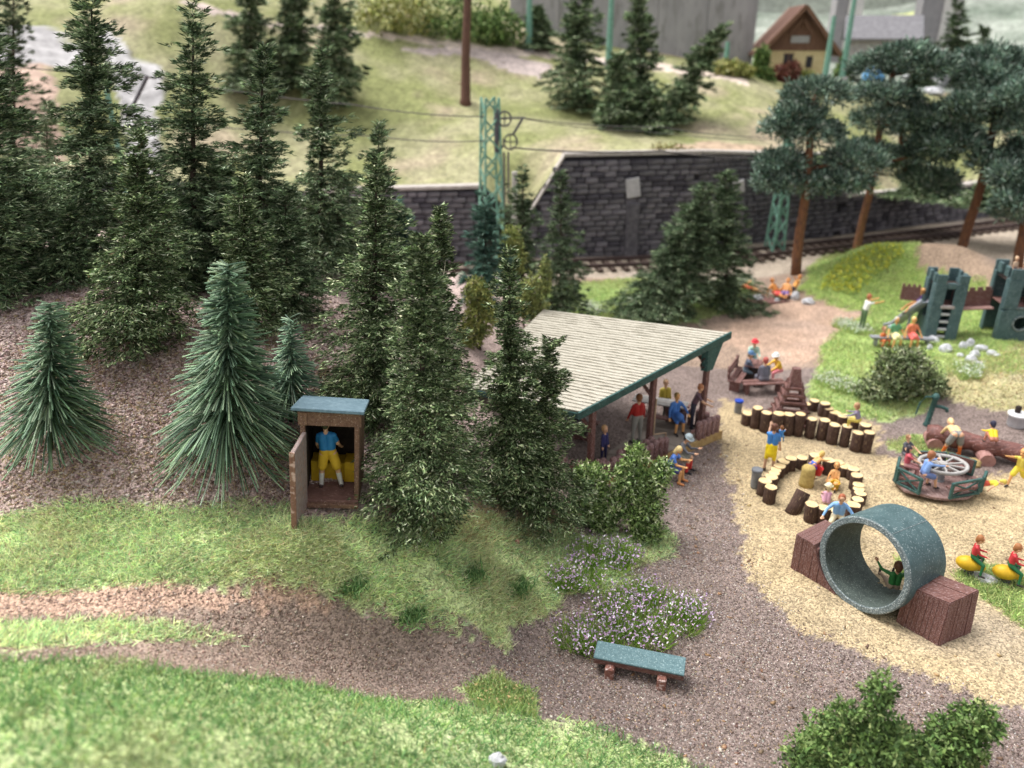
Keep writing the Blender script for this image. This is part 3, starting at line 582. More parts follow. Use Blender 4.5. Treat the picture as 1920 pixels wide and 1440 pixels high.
# bottle-brush firs: stiff needle fibres
def needle_fir(px, top, Y, wpx, label, n, seed, bare=.0, pal_=None):
    g = np.random.default_rng(seed); b = tree_base(px, Y); t0 = gY(px, top, Y); h = t0[2] - b[2]; dax = (b - EYE) @ FW; r = wpx / 2 * dax / F * .92; lx = (t0[0] - b[0]) / h
    t = T('bottle_brush_fir', label, 'tree', b, 0, 'needle fibre firs on the earth slope')
    trunk_mb(h, .06, lx, .0).build('trunk', M('green_wire_stem', (.05, .075, .045), (.03, .03, .02), 10), t, smooth=True)
    tb = g.random(n) ** .72; a = g.random(n) * 2 * pi; wave = 1 + .13 * np.sin(tb * 34 + seed) + .10 * g.normal(size=n)
    L = r * (.24 + .80 * np.clip(tb * 1.05, 0, 1) ** 1.6) * wave * 1.08
    z0 = h * (1 - tb * .84); sl0 = .62 - .62 * tb + .30 * g.normal(size=n); dr = .16 + .42 * tb ** 2.2
    V = []; q = np.linspace(0, 1, 4); rad = np.array([1.0, .95, .9, .7]); wd = .0155 + .006 * g.random(n)
    ca, sa = np.cos(a), np.sin(a); side = np.stack([-sa, ca, np.zeros(n)], 1)
    for i, s_ in enumerate(q):
        hor = L * s_ * np.sqrt(np.clip(1 - (.35 * dr * s_) ** 2, .2, 1)); cz = z0 + L * (sl0 * .5 * s_ - dr * .85 * s_ ** 2)
        c = np.stack([ca * hor, sa * hor, np.maximum(cz, .05 + .03 * g.random(n))], 1); c[:, 0] += lx * z0; upv = np.array([0, 0, 1.])
        for k in range(3): an = 2 * pi * k / 3; V.append(c + (wd * rad[i])[:, None] * (cos(an) * side + sin(an) * upv))
    V = np.stack(V, 1).reshape(-1, 3); F_ = []
    for i in range(3):
        for k in range(3): F_.append((i*3+k, i*3+(k+1) % 3, (i+1)*3+(k+1) % 3, (i+1)*3+k))
    k0 = np.arange(n)[:, None] * 12; Fc = np.concatenate([k0 + np.array([f]) for f in F_], 0)
    c = pal(n, pal_ or [(.11, .185, .11), (.17, .26, .155), (.27, .36, .23), (.05, .095, .055)], (4, 4, 2, 2.5), .2); cc = np.repeat(c, 12, 0).reshape(n, 4, 3, 3); cc[:, 3] *= 1.35; cc = cc.reshape(-1, 3)
    # flat fascicle tips
    link('needles', mesh_np('needles', V, Fc, NEEDLE, cc, True), t)
needle_fir(95, 568, 14.6, 205, 'bottle-brush fir with flattened blunt top, nearest the left edge', 900, 3)
needle_fir(428, 497, 14.6, 245, 'tallest bottle-brush fir with stiff drooping needles, left of the outhouse', 1350, 5)
needle_fir(545, 592, 15.9, 135, 'short bottle-brush fir half hidden by the outhouse roof', 520, 8, pal_=[(.13, .22, .14), (.2, .3, .19), (.3, .4, .27), (.07, .12, .08)])

def pine(px, base, Y, top, lean, cr, label, clumps, trunkpx, seed):
    g = np.random.default_rng(seed); b = tree_base(px, Y); s = ((b - EYE) @ FW) / F; zt = ztop(top, Y); h = zt - b[2]
    t = T('scots_pine', label, 'tree', b, 0, 'scots pines behind the mound')
    pts = [(lean * s * (z / h), .15 * sin(z), z) for z in np.linspace(-.3, h * .93, 9)]
    MB().tube(pts, list(np.linspace(trunkpx * s * .36, trunkpx * s * .2, 9)), 9).build('trunk', PINEB, t, smooth=True)
    br = MB(); P = []; Dn = []; br.tube([(lean * s * .5, 0, h * .5), (lean * s * .95, 0, h * .96)], [.1, .03], 5)
    for k, (cx, cy, rx, ry) in enumerate(clumps):
        p = gY(cx, cy, Y) - b; c = np.array([p[0], g.uniform(-1.2, 1.2), p[2]]); ra = np.array([rx * s * .94, rx * s * .85, ry * s * .60])
        u = unit(g.normal(size=(3000, 3))); u = u[(u[:, 2] > -.45) | (g.random(3000) < .25)]; m = int(430 + 9.5 * rx * ry * .16); u = u[:m]
        rr = (.72 + .32 * g.random((len(u), 1))) * (1 + .25 * (np.sin(u[:, :1] * 5 + k) * np.sin(u[:, 1:2] * 6 + k * 2)))
        P.append(c + u * ra * rr); Dn.append(unit(u + np.array([0, 0, .5]) + g.normal(size=u.shape) * .5))
        zz = max(c[2] - ra[2] * .8, h * .25); br.tube([(lean * s * (zz / h), 0, zz), (lean * s * zz / h * .4 + c[0] * .6, c[1] * .6, zz + .25), c], [.11, .08, .03], 5)
    br.build('branches', PINEB, t, smooth=True); P = np.concatenate(P); Dn = np.concatenate(Dn)
    V, Fc, cc = blades2(P + g.normal(size=P.shape) * .12, Dn, .2 + .22 * g.random(len(P)), .09, pal(len(P), [(.11, .175, .13), (.19, .275, .21), (.32, .41, .33), (.055, .09, .065), (.50, .57, .49)], (4, 5, 3.0, 2, 1.0), .25) * (.72 + .42 * np.sin(P[:, :1] * 4.3 + seed) * np.sin(P[:, 2:] * 5.1) + .25 * g.random((len(P), 1))).clip(.3))
    link('crown', mesh_np('crown', V, Fc, LEAF, cc), t)
pine(1492, 520, 42, 140, -14, 1, 'leftmost orange-trunked pine standing before the stone wall', [(1535,175,50,30),(1500,215,40,26),(1465,240,32,20),(1525,250,55,28),(1480,310,52,30),(1600,300,50,32),(1510,345,62,30),(1570,340,50,26),(1450,345,30,18)], 27, 1)
pine(1603, 460, 46, 85, 4, 1, 'second pine with the highest crown, a blue spot beside its trunk', [(1690,105,50,26),(1650,125,40,24),(1725,125,45,28),(1635,175,45,24),(1700,190,40,22),(1660,225,55,28),(1740,220,50,30),(1620,285,45,28),(1745,290,45,30)], 22, 2)
pine(1697, 440, 49, 205, -30, 1, 'short pine with low dark crown in the middle of the pine group', [(1700,235,45,26),(1740,265,45,28),(1680,300,45,28),(1735,330,55,24),(1765,350,30,18),(1780,250,45,28)], 20, 3)
pine(1797, 445, 44.5, 85, 8, 1, 'leaning pine with bare orange trunk right of the mound top', [(1880,110,50,26),(1840,140,45,26),(1915,140,40,26),(1870,165,55,26),(1800,215,45,28),(1900,215,50,30),(1790,270,50,28),(1860,300,55,30),(1910,280,45,34),(1800,190,40,20)], 27, 4)
pine(1908, 505, 41, 150, -20, 1, 'dark pine cut off by the right edge of the photo', [(1935,185,45,30),(1960,240,55,40),(1905,330,45,32),(1945,350,60,36),(1890,375,40,24),(1920,400,40,24)], 26, 5)
b = hillp(872, 196); t = T('bare_tree_trunk', 'bare brown tree trunk standing alone on the meadow hill', 'tree trunk', b)
MB().tube([(0, 0, -.3), (.05, 0, .35), (.12, 0, 3), (.35, 0, 7), (.55, 0, 13)], [.55, .36, .3, .26, .2], 9).build('trunk', BROWNB, t, smooth=True)
br = MB()
for z in (1.2, 2.1, 3.3, 4.4, 5.3): br.tube([(.1, 0, z), (.5 * random.choice((-1, 1)), -.2, z + .25)], [.05, .02], 5)
br.build('branch_stubs', BROWNB, t)

# ------------------------------------------------------------------ leafy bushes
def bush(px, py, wpx, label, blobs, n, pal_, leaf=.07, lw=.05, stars=True, Y=None, group='leafy bushes', hill=False, seed=0):
    g = np.random.default_rng(seed + px); b = gp(px, py) if not hill else hillp(px, py)
    if Y: b = tree_base(px, Y)
    t = T('bush', label, 'bush', b, 0, group); Y = b[1]; s = ((b - EYE) @ FW) / F; P = []; U = []; st = MB()
    tot = sum(k[2] * k[3] for k in blobs)
    for cx, cy, rx, ry in blobs:
        p = gY(cx, cy, Y) - b; c = np.array([p[0], g.uniform(-.25, .25) * rx * s, p[2]]); m = int(n * rx * ry / tot); u = unit(g.normal(size=(m, 3)))
        rr = (.35 + .78 * g.random((m, 1)) ** .6) * (1 + .22 * np.sin(u[:, :1] * 7 + cx) * np.sin(u[:, 2:] * 6 + cy)); q = c + u * np.array([rx * s, rx * s * .9, ry * s]) * rr
        q[:, 2] = np.maximum(q[:, 2], .03); P.append(q); U.append(u); st.tube([(0, 0, -.1), c * .6 * np.array([1, 1, .8]), c], [.05, .035, .015], 5)
    st.build('stems', TRUNK, t); P = np.concatenate(P); U = np.concatenate(U); m = len(P); col = pal(m, *pal_)
    A = []; k = 3 if stars else 1
    for i in range(k): A.append(blades2(P, unit(U * .5 + g.normal(size=(m, 3)) * .8), leaf * (.7 + .6 * g.random(m)), lw, col))
    nv = np.cumsum([0] + [len(a[0]) for a in A]); link('foliage', mesh_np('foliage', np.concatenate([a[0] for a in A]), np.concatenate([a[1] + o for a, o in zip(A, nv)]), LEAF, np.concatenate([a[2] for a in A])), t); return t
PB = ([(.16, .25, .075), (.29, .40, .14), (.50, .60, .30), (.05, .085, .03), (.66, .72, .46)], (4, 4, 2.6, 3, 1))
bush(1125, 985, 100, 'lower star-leaved green bush left of the taller one by the pavilion fence', [(1112,905,30,32),(1100,945,28,38),(1138,955,30,36),(1122,980,32,22),(1092,888,16,18)], 3000, PB, .125, .042)
bush(1205, 1005, 110, 'taller star-leaved green bush in front of the pavilion fence', [(1193,860,20,26),(1186,905,30,34),(1226,900,26,28),(1202,955,40,40),(1246,880,16,16),(1212,990,34,24),(1168,890,14,20)], 3600, PB, .125, .042)
bush(1700, 745, 150, 'olive round bush on the lawn left of the hand pump', [(1672,688,30,26),(1712,690,32,28),(1645,722,34,20),(1690,722,36,24),(1735,715,34,22),(1700,668,24,16),(1758,728,18,16),(1622,735,16,10),(1660,668,12,10)], 3000, ([(.17, .22, .10), (.30, .35, .19), (.06, .08, .035), (.46, .50, .32)], (4, 3.5, 3, 1.4)), .17, .06)
PF = ([(.12, .2, .06), (.19, .28, .09), (.06, .1, .035), (.28, .35, .14)], (4, 3, 3, 1))
bush(1640, 1470, 400, 'blurred green bush at the bottom right, nearest the viewer', [(1650,1305,26,38),(1635,1375,60,45),(1590,1405,70,40),(1680,1415,70,45),(1620,1450,110,45),(1540,1440,50,30),(1560,1480,80,40),(1700,1470,80,40),(1590,1345,28,24)], 5200, PF, .13, .05)
bush(1800, 1445, 150, 'smaller blurred bush right of the bottom right bush', [(1830,1350,36,26),(1795,1390,50,40),(1780,1430,50,30),(1850,1370,24,20)], 1500, PF, .13, .05)
PY = ([(.30, .32, .10), (.42, .42, .16), (.16, .18, .06), (.52, .5, .25)], (4, 3, 3, 1))
bush(990, 560, 120, 'yellowish shrub left of the pavilion ridge', [(1000,540,20,28),(1022,520,10,34),(978,565,24,26),(1000,588,28,24)], 1500, ([(.22, .25, .08), (.33, .35, .13), (.12, .15, .05)], (4, 3, 3)), .13, .05, Y=27, group='yellow green shrubs')
bush(900, 560, 90, 'yellowish shrub behind the spruce left of the pavilion', [(895,548,22,26),(903,590,28,34),(885,620,26,28)], 1700, ([(.26, .28, .08), (.36, .38, .13), (.12, .15, .05)], (4, 3, 3)), .13, .05, Y=25, group='yellow green shrubs')
bush(958, 470, 40, 'narrow yellow green shrub beside the mast foot', [(958,450,16,24),(962,490,22,30)], 900, ([(.26, .3, .09), (.36, .38, .13), (.12, .15, .05)], (4, 3, 3)), .16, .06, Y=31, group='yellow green shrubs')
for px, py, bl_, lb, pl in ((740, 62, [(740,20,55,36),(710,35,40,30),(780,30,40,34)], 'yellow green hill shrub left of the bare trunk', PY), (850, 70, [(850,30,60,40),(900,50,50,28),(820,55,40,24)], 'olive hill shrub right behind the bare trunk', PF), (940, 80, [(940,50,40,30),(915,65,30,20)], 'low shrub before the concrete wall end', PF),
                        (1362, 140, [(1362,130,24,12),(1390,134,20,10)], 'small yellow shrub at the foot of the concrete wall', PY), (1437, 150, [(1426,122,10,28),(1434,142,14,10)], 'dark green shrub at the left corner of the cream house', PF), (1475, 152, [(1468,140,14,13),(1487,132,9,12)], 'reddish shrub in front of the cream house', ([(.22, .08, .07), (.32, .14, .1), (.1, .06, .04)], (4, 3, 2))),
                        (1590, 150, [(1592,118,16,26),(1580,138,14,12)], 'grey green shrub right of the cream house', PF), (1515, 158, [(1512,148,14,8)], 'low olive shrub beside the reddish one', PY)):
    bush(px, py, 0, lb, bl_, 1300, pl, .45, .2, False, group='shrubs on the hill', hill=True)
bush(1265, 300, 0, 'brownish shrub spilling over the corner of the tall stone wall', [(1265,292,30,20),(1240,285,22,14),(1290,296,20,10)], 900, ([(.30, .26, .10), (.2, .17, .07), (.4, .36, .18)], (3, 3, 1)), .22, .1, False, Y=48.9, group='shrubs on the hill')
# hedges of white blossom, flower patches
def flowers(name, label, cat, Z, n, cols, p, L=(.1, .25), green=None, wd=.05, dense=1., hgt_=.25):
    q = scat(Z, n, .1); m = len(q); bmp = hgt_ * (.4 + .9 * fbm(q[:, 0] * 1.7, q[:, 1] * 1.7, 17)); P = np.column_stack([q, hgt(q[:, 0], q[:, 1])])
    b = P.mean(0); t = T(name, label, cat, (*b[:2], H1(*b[:2]))); b = np.array(t.location)
    c = pal(m, green or GC[:3], [1] * len(green or GC[:3])); D = unit(np.column_stack([rng.normal(size=(m, 2)) * .5, np.ones(m)]))
    V, Fc, cc = blades1(P - b, D, bmp * 1.3, .03, c); link('stems', mesh_np('stems', V, Fc, GRASS, cc), t)
    k = rng.random(m) < dense; P2 = P[k] + D[k] * bmp[k, None] * 1.1 + rng.normal(size=(k.sum(), 3)) * .03; D2 = unit(rng.normal(size=P2.shape) + np.array([0, 0, .4]))
    V, Fc, cc = blades2(P2 - b, D2, wd * (.7 + .8 * rng.random(len(P2))), wd * .8, pal(len(P2), cols, p, .15)); link('blossoms', mesh_np('blossoms', V, Fc, LEAF, cc), t); return t
WH = [(.62, .66, .56), (.75, .76, .70), (.42, .52, .32)]
flowers('flower_hedge', 'low white flowering hedge below the two dark spruces by the wall', 'flowers', zone((1262,570),(1290,548),(1340,535),(1395,525),(1412,538),(1380,552),(1320,565)), 5200, WH, (3, 2, 3), hgt_=.45, wd=.08, dense=.8)
flowers('flower_hedge', 'white flowering strip at the upper edge of the lawn', 'flowers', zone((1560,612),(1580,605),(1622,616),(1635,628),(1600,628)), 1500, WH, (3, 2, 2), hgt_=.3, wd=.07, dense=.5)
flowers('flower_hedge', 'white flowering strip left of the olive bush', 'flowers', zone((1522,715),(1545,706),(1620,730),(1615,745),(1560,735)), 1500, WH, (3, 2, 2), hgt_=.3, wd=.06, dense=.5)
flowers('flower_hedge', 'white flowering tuft on the bank under the pale stones', 'flowers', zone((1788,690),(1840,690),(1838,712),(1800,714)), 800, WH, (3, 2, 2), hgt_=.35, wd=.07, dense=.4)
flowers('flower_hedge', 'white blossom behind the left end of the pavilion roof', 'flowers', zone((1080,585),(1110,570),(1130,590),(1100,600)), 700, WH, (3, 2, 2), hgt_=.35, wd=.08, dense=.6)
flowers('flower_patch', 'yellow flowering patch on the green side of the mound', 'flowers', zone((1535,545),(1560,505),(1640,462),(1690,462),(1690,485),(1640,520),(1600,555)), 3600, [(.55, .55, .06), (.7, .66, .1), (.4, .45, .08)], (3, 2, 3), hgt_=.2, wd=.11, dense=.38)
PUR = [(.52, .36, .55), (.68, .52, .69), (.36, .22, .38), (.82, .76, .82)]
def heather(label, tufts):
    b = gp(*tufts[0][:2]); t = T('heather_patch', label, 'flowers', b)
    for px, py, r in tufts:
        c = gp(px, py) - b; m = 420; s = r * ((gp(px, py) - EYE) @ FW) / F; a = rng.random(m) * 6.28; rr = np.sqrt(rng.random(m)) * s * .9
        P = np.stack([np.cos(a) * rr, np.sin(a) * rr, np.full(m, -.02)], 1); D = unit(np.stack([np.cos(a) * rr / s * .75, np.sin(a) * rr / s * .75, np.ones(m)], 1) + rng.normal(size=(m, 3)) * .18)
        L = .30 + .22 * rng.random(m); V, Fc, cc = blades1(P, D, L, .022, pal(m, [(.24, .40, .07), (.38, .54, .12), (.12, .23, .05)], (4, 4, 1.5))); o = link('grass_tuft', mesh_np('grass_tuft', V, Fc, GRASS, cc), t, c)
        k = rng.choice(m, 170); P2 = P[k] + D[k] * (L[k] * (.75 + .35 * rng.random(170)))[:, None] + rng.normal(size=(170, 3)) * .025 + np.array([rng.normal() * .04, rng.normal() * .04, 0])
        V, Fc, cc = blades2(P2, unit(rng.normal(size=P2.shape)), .06 + .04 * rng.random(170), .042, pal(170, PUR, (4, 3, 2, 1.6), .15)); link('blossoms', mesh_np('blossoms', V, Fc, LEAF, cc), o)
heather('upper purple heather patch in the grass below the star-leaved bushes', [(1145,1055,44),(1085,1085,46),(1165,1045,30),(1100,1045,34),(1060,1095,24)])
heather('lower purple heather patch directly behind the half-log bench', [(1080,1200,40),(1130,1185,44),(1180,1165,50),(1235,1140,44),(1280,1170,40),(1225,1195,42),(1170,1200,40),(1110,1215,30),(1150,1140,36),(1200,1120,34),(1290,1150,26)])
flowers('grass_clump', 'brownish green grass clump at the edge of the near bank', 'grass clump', Z_tuft, 1100, [(.42, .33, .16), (.30, .36, .14)], (1.5, 2), hgt_=.2, wd=.05, dense=.3)
for k, (px, py) in enumerate(((885, 1080), (970, 1105), (660, 1105), (770, 1160))):
    lb = ('dark green weed clump in the middle of the bright grass', 'small dark weed clump right of the middle one', 'dark weed clump on the lower grass edge left', 'dark weed clump at the grass edge above the path')[k]
    b = gp(px, py); m = 420; P = np.column_stack([rng.normal(size=(m, 2)) * .16, rng.random(m) * .05]); V, Fc, cc = blades2(P, unit(rng.normal(size=(m, 3)) * .6 + np.array([0, 0, 1.])), .1 + .2 * rng.random(m), .03, pal(m, [(.09, .19, .07), (.18, .30, .11), (.3, .42, .18)], (3, 3, 2)))
    tag(link('weed_clump', mesh_np('weed_clump', V, Fc, LEAF, cc), None, b), lb, 'weed clump', 'dark weeds in the grass', 'stuff')

# ------------------------------------------------------------------ painted wood and plastic
BRN = M('brown_painted_wood', (.19, .085, .07), (.09, .04, .035), 7, .6, .5, (14, 14, 1.2), (.42, .30, .30), .60, 10)
BRNH = M('brown_painted_board', (.20, .095, .078), (.10, .045, .04), 7, .6, .4, (1.2, 8, 8), (.42, .30, .30), .62, 10)
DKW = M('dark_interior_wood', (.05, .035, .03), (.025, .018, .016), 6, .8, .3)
GRN = M('dark_green_paint', (.045, .115, .105), (.028, .07, .065), 5, .55, .25, c3=(.22, .30, .30), t3=.66, s3=26)
GRNW = M('worn_green_plastic', (.088, .145, .155), (.047, .086, .094), 1.8, .5, .35, c3=(.26, .32, .33), t3=.64, s3=22)
RIM = M('scuffed_grey_rim', (.17, .205, .215), (.075, .10, .105), 14, .6, .5, c3=(.42, .46, .46), t3=.6, s3=30)
PIN = M('pipe_inside', (.085, .11, .10), (.05, .065, .06), 4, .7, .3, c3=(.25, .27, .25), t3=.64, s3=30)
TEAL = M('teal_felt', (.14, .225, .245), (.085, .15, .165), 14, .85, .5, c3=(.32, .42, .43), t3=.64, s3=32)
BLUR = M('blue_grey_roof', (.17, .25, .30), (.10, .165, .205), 9, .7, .3, c3=(.3, .4, .45), t3=.70, s3=12)
CUT = M('fresh_cut_wood', (.78, .62, .36), (.58, .40, .20), 5, .8, .2); BARK = M('stump_bark', (.11, .065, .05), (.05, .03, .025), 7, .9, .8, (6, 6, 1), (.30, .21, .13), .66, 6)
GREY = M('grey_plastic', (.28, .29, .31), (.19, .20, .22), 5, .5, .15); YELP = M('yellow_plastic', (.66, .42, .025), (.5, .30, .02), 5, .45, .1); PGREY = M('pale_grey_metal', (.55, .55, .57), (.42, .42, .45), 4, .45, .1)
BLUEP = M('blue_plastic', (.02, .07, .45), (.015, .05, .32), 5, .4, .05); REDP = M('red_plastic', (.55, .04, .04), (.4, .03, .03), 5, .4, .05); WHT = M('white_painted_steel', (.78, .78, .80), (.6, .6, .62), 5, .45, .1)
CREAM = M('cream_plaster', (.72, .60, .34), (.60, .48, .25), 1.5, .9, .1); STONE = M('pale_rock', (.62, .62, .64), (.38, .39, .42), 3, .9, .6, bd=.08); SANDM = M('packed_sand', (.50, .38, .14), (.36, .26, .09), 12, .95, .9)
THATCH = M('pale_roof_strip', (.56, .53, .46), (.34, .31, .25), 9, .9, .5, (1, 6, 1), (.45, .40, .33), .68, 18); GREENP = M('lattice_green', (.20, .38, .30), (.13, .27, .21), 4, .6, .1); WIREM = M('dark_wire', (.12, .11, .11), None, 4); PLINTH = M('ochre_plinth', (.50, .36, .16), (.32, .2, .09), 5, .9, .5)
def stump_mesh(r, h, lx=0, ly=0, seed=0):
    g = np.random.default_rng(seed); n = 12; j = 1 + .06 * g.normal(size=n); V = []; Fc = []
    for z, k in ((-.12, 1.06), (h*.3, .98), (h*.7, 1.0), (h-.02, 1.0), (h, .95)):
        for i in range(n): a = 2*pi*i/n; V.append((r*j[i]*k*cos(a)+lx*z, r*j[i]*k*sin(a)+ly*z, z))
    for q in range(4):
        for i in range(n): Fc.append((q*n+i, q*n+(i+1) % n, (q+1)*n+(i+1) % n, (q+1)*n+i))
    me = MB().add(V, Fc + [tuple(range(n))[::-1]]).mesh('log', BARK, True)
    top = [V[4*n+i] for i in range(n)]; c = np.mean(top, 0); V2 = top + [tuple(np.array(p)*.97 + c*.03 + np.array([0, 0, .006])) for p in top] + [tuple(c + np.array([0, 0, .008]))]
    F2 = [(i, (i+1) % n, n+(i+1) % n, n+i) for i in range(n)] + [(n+i, n+(i+1) % n, 2*n) for i in range(n)]
    return me, MB().add(V2, F2).mesh('cut_top', CUT)
def log_row(t, tops, zfix=None, r=.19, parts='log'):
    for i, (tx, ty, bx_, by_) in enumerate(tops):
        if zfix is None:
            b = gz(bx_, by_, 0); zt = max(.35, ztop(ty, b[1] + .05)); x = (gz(tx, ty, zt)[0] + b[0]) / 2; q = np.array([x, b[1] + r, H1(x, b[1] + r)]); h = zt - q[2]; lx = np.clip((gz(tx, ty, zt)[0] - b[0]) / h * .5, -.25, .25)
        else:
            zt = zfix[i % len(zfix)]; q = gz(tx, ty, zt); q[2] = H1(q[0], q[1]); h = zt - q[2] if zt - q[2] > .2 else .2; lx = random.uniform(-.06, .06)
        rr = r * random.uniform(.92, 1.12); a, c = stump_mesh(rr, h, lx, random.uniform(-.05, .05), i + int(tx))
        o = link(parts, a, t, q - np.array(t.location)); link('cut_top', c, o)
z1 = lambda x, y: (1380 + x * .14583, 730 + y * .14583)
tops = [(165,325),(300,260),(415,325),(570,330),(700,345),(845,330),(1000,400),(1165,415),(1290,475),(1455,500),(1600,580),(1730,570)]; bots = [(150,470),(265,520),(390,570),(540,600),(690,610),(820,620),(970,645),(1110,668),(1250,725),(1400,755),(1560,815),(1680,830)]
t = T('log_palisade', 'front row of upright logs with pale cut tops below the climbing pyramid', 'log palisade', gz(*z1(840, 620), 0), 0, 'log palisades')
log_row(t, [(*z1(*a), *z1(*b)) for a, b in zip(tops, bots)], r=.185)
tops = [(915,205),(1030,160),(1160,195),(1205,260),(1300,320),(1410,385),(1545,410),(1700,490)]; bots = [(900,350),(1010,320),(1120,380),(1180,400),(1270,440),(1390,480),(1520,520),(1690,600)]
t = T('log_palisade', 'rear row of upright logs curving down behind the front row', 'log palisade', gz(*z1(1270, 440), 0), 0, 'log palisades')
log_row(t, [(*z1(*a), *z1(*b)) for a, b in zip(tops, bots)], r=.18)
z3 = lambda x, y: (1380 + x * .14583, 840 + y * .14583)
t = T('sandbox_rim', 'oval sandbox rim of short upright logs around the playing children', 'sandbox', gz(*z3(1000, 450), 0))
ring = [(370,420),(450,495),(445,365),(480,315),(510,275),(560,225),(620,165),(705,130),(855,125),(1040,100),(1200,160),(1310,185),(1400,235),(1520,268),(1560,345),(1580,470),(1585,525),(1595,580),(1565,655),(1520,725),(990,725),(1140,762),(1290,800)]
log_row(t, [(*z3(*a), 0, 0) for a in ring], [.45, .5, .38, .36, .34, .36, .38, .42, .36, .62, .45, .34, .32, .36, .5, .36, .34, .36, .45, .55, .55, .5, .45], r=.185)
b = gz(*z3(745, 840), 0); me, c = stump_mesh(.2, .66, .0, .0, 77); o = link('leaning_log', me, None, b + np.array([0, .1, .02]), (R(-18), R(28), 0)); tag(o, 'single log leaning to the right at the near end of the sandbox rim', 'log'); link('cut_top', c, o)

# pipe with its two blocks
pc = np.array([8.4254, 15.2151, 1.15]); PR, PL = 1.19, 1.53; az_, el_ = R(56.7), R(-6.5)
pn = np.array([sin(az_)*cos(el_), cos(az_)*cos(el_), sin(el_)]); pt_ = np.array([cos(az_), -sin(az_), 0]); pu = np.cross(pt_, pn)
t = T('play_tunnel', 'big dark green pipe tunnel between two brown boarded blocks, child inside', 'play tunnel', (pc[0], pc[1], 0)); o3 = np.array(t.location)
def ringpts(r, d, n=48): return [tuple(pc - o3 + pn*d + r*(cos(2*pi*k/n)*pt_ + sin(2*pi*k/n)*pu)) for k in range(n)]
def sleeve(a, b, n=48): return [(k, (k+1) % n, n+(k+1) % n, n+k) for k in range(n)]
RI = PR - .17
pp = MB(); pp.add(ringpts(PR, .03) + ringpts(PR, PL), sleeve(0, 1)); pp.add(ringpts(PR, PL) + ringpts(RI, PL), sleeve(0, 1)); pp.build('pipe', GRNW, t, smooth=True)
MB().add(ringpts(PR, .03) + ringpts(PR-.03, 0), sleeve(0, 1)).add(ringpts(PR-.03, 0) + ringpts(RI+.02, 0), sleeve(0, 1)).add(ringpts(RI+.02, 0) + ringpts(RI, .03), sleeve(0, 1)).build('pipe_rim', RIM, t)
MB().add(ringpts(RI, .03) + ringpts(RI, PL), sleeve(0, 1)).build('pipe_lining', PIN, t, smooth=True)
sa = R(68); MB().add([tuple(pc - o3 + pn*d + r*(cos(a)*pt_ + sin(a)*pu)) for d in (.05, PL-.02) for r in (PR-.01, PR+.006) for a in (sa, sa+.012)], [(2,3,7,6), (0,2,6,4), (1,5,7,3)]).build('seam', RIM, t)
def block(top, bot):
    # corners given as left, front, right (photo), fourth by symmetry; boards are sub-parts
    A = [gz(*p, 1.05) for p in top]; B = [gz(*p, 0) for p in bot]; A.append(A[0]+A[2]-A[1]); B.append(B[0]+B[2]-B[1]); c = np.mean(B, 0); c[2] = 0
    V = [p - o3 for p in B] + [p - o3 for p in A]
    for v in V[:4]: v[2] = -.15
    o = MB().add(V, [(3,2,1,0), (4,5,6,7), (0,1,5,4), (1,2,6,5), (2,3,7,6), (3,0,4,7)]).build('support_block', BRN, t)
    for i, j in ((0, 1), (1, 2)):
        n = 9
        for k in range(n):
            f0, f1 = (k+.04)/n, (k+.96)/n; q0, q1 = V[i]*(1-f0)+V[j]*f0, V[i]*(1-f1)+V[j]*f1; r0, r1 = V[i+4]*(1-f0)+V[j+4]*f0, V[i+4]*(1-f1)+V[j+4]*f1
            nn = np.cross(q1-q0, r0-q0); nn = nn/np.linalg.norm(nn)*random.uniform(.012, .028); e = np.array([0, 0, .008])
            MB().add([q0, q1, r1-e, r0-e, q0+nn, q1+nn, r1+nn*.8-e, r0+nn*.8-e], [(4,5,6,7), (0,1,5,4), (1,2,6,5), (2,3,7,6), (3,0,4,7)]).build('board', BRN, o)
    for k in range(5):
        f0, f1 = (k+.03)/5, (k+.97)/5; q = [V[4]*(1-f0)+V[7]*f0, V[5]*(1-f0)+V[6]*f0, V[5]*(1-f1)+V[6]*f1, V[4]*(1-f1)+V[7]*f1]; up = np.array([0, 0, random.uniform(.012, .024)])
        MB().add([*q, *[p+up for p in q]], [(4,5,6,7), (0,1,5,4), (1,2,6,5), (2,3,7,6), (3,0,4,7)]).build('top_board', BRNH, o)
block([(1700,1099),(1781,1132),(1835,1107)], [(1680,1164),(1758,1211),(1819,1187)])
lb0 = gz(1485, 1005, 1.05); a0 = (lb0-pc) @ pt_; dh = np.array([pn[0], pn[1], 0]); dh /= np.linalg.norm(dh); q0 = (gz(1477, 1060, 0)-pc) @ dh
LB = MB().add([tuple(pc*np.array([1,1,0])-o3 + pt_*a + dh*d + np.array([0, 0, z])) for z in (-.1, .95) for a, d in ((a0+.03, q0+.03), (-PR*.96, q0+.03), (-PR*.96, q0+1.15), (a0+.03, q0+1.15))], [(3,2,1,0), (4,5,6,7), (0,1,5,4), (1,2,6,5), (2,3,7,6), (3,0,4,7)]).build('support_block', BRN, t)
na = 12; a1 = -.45
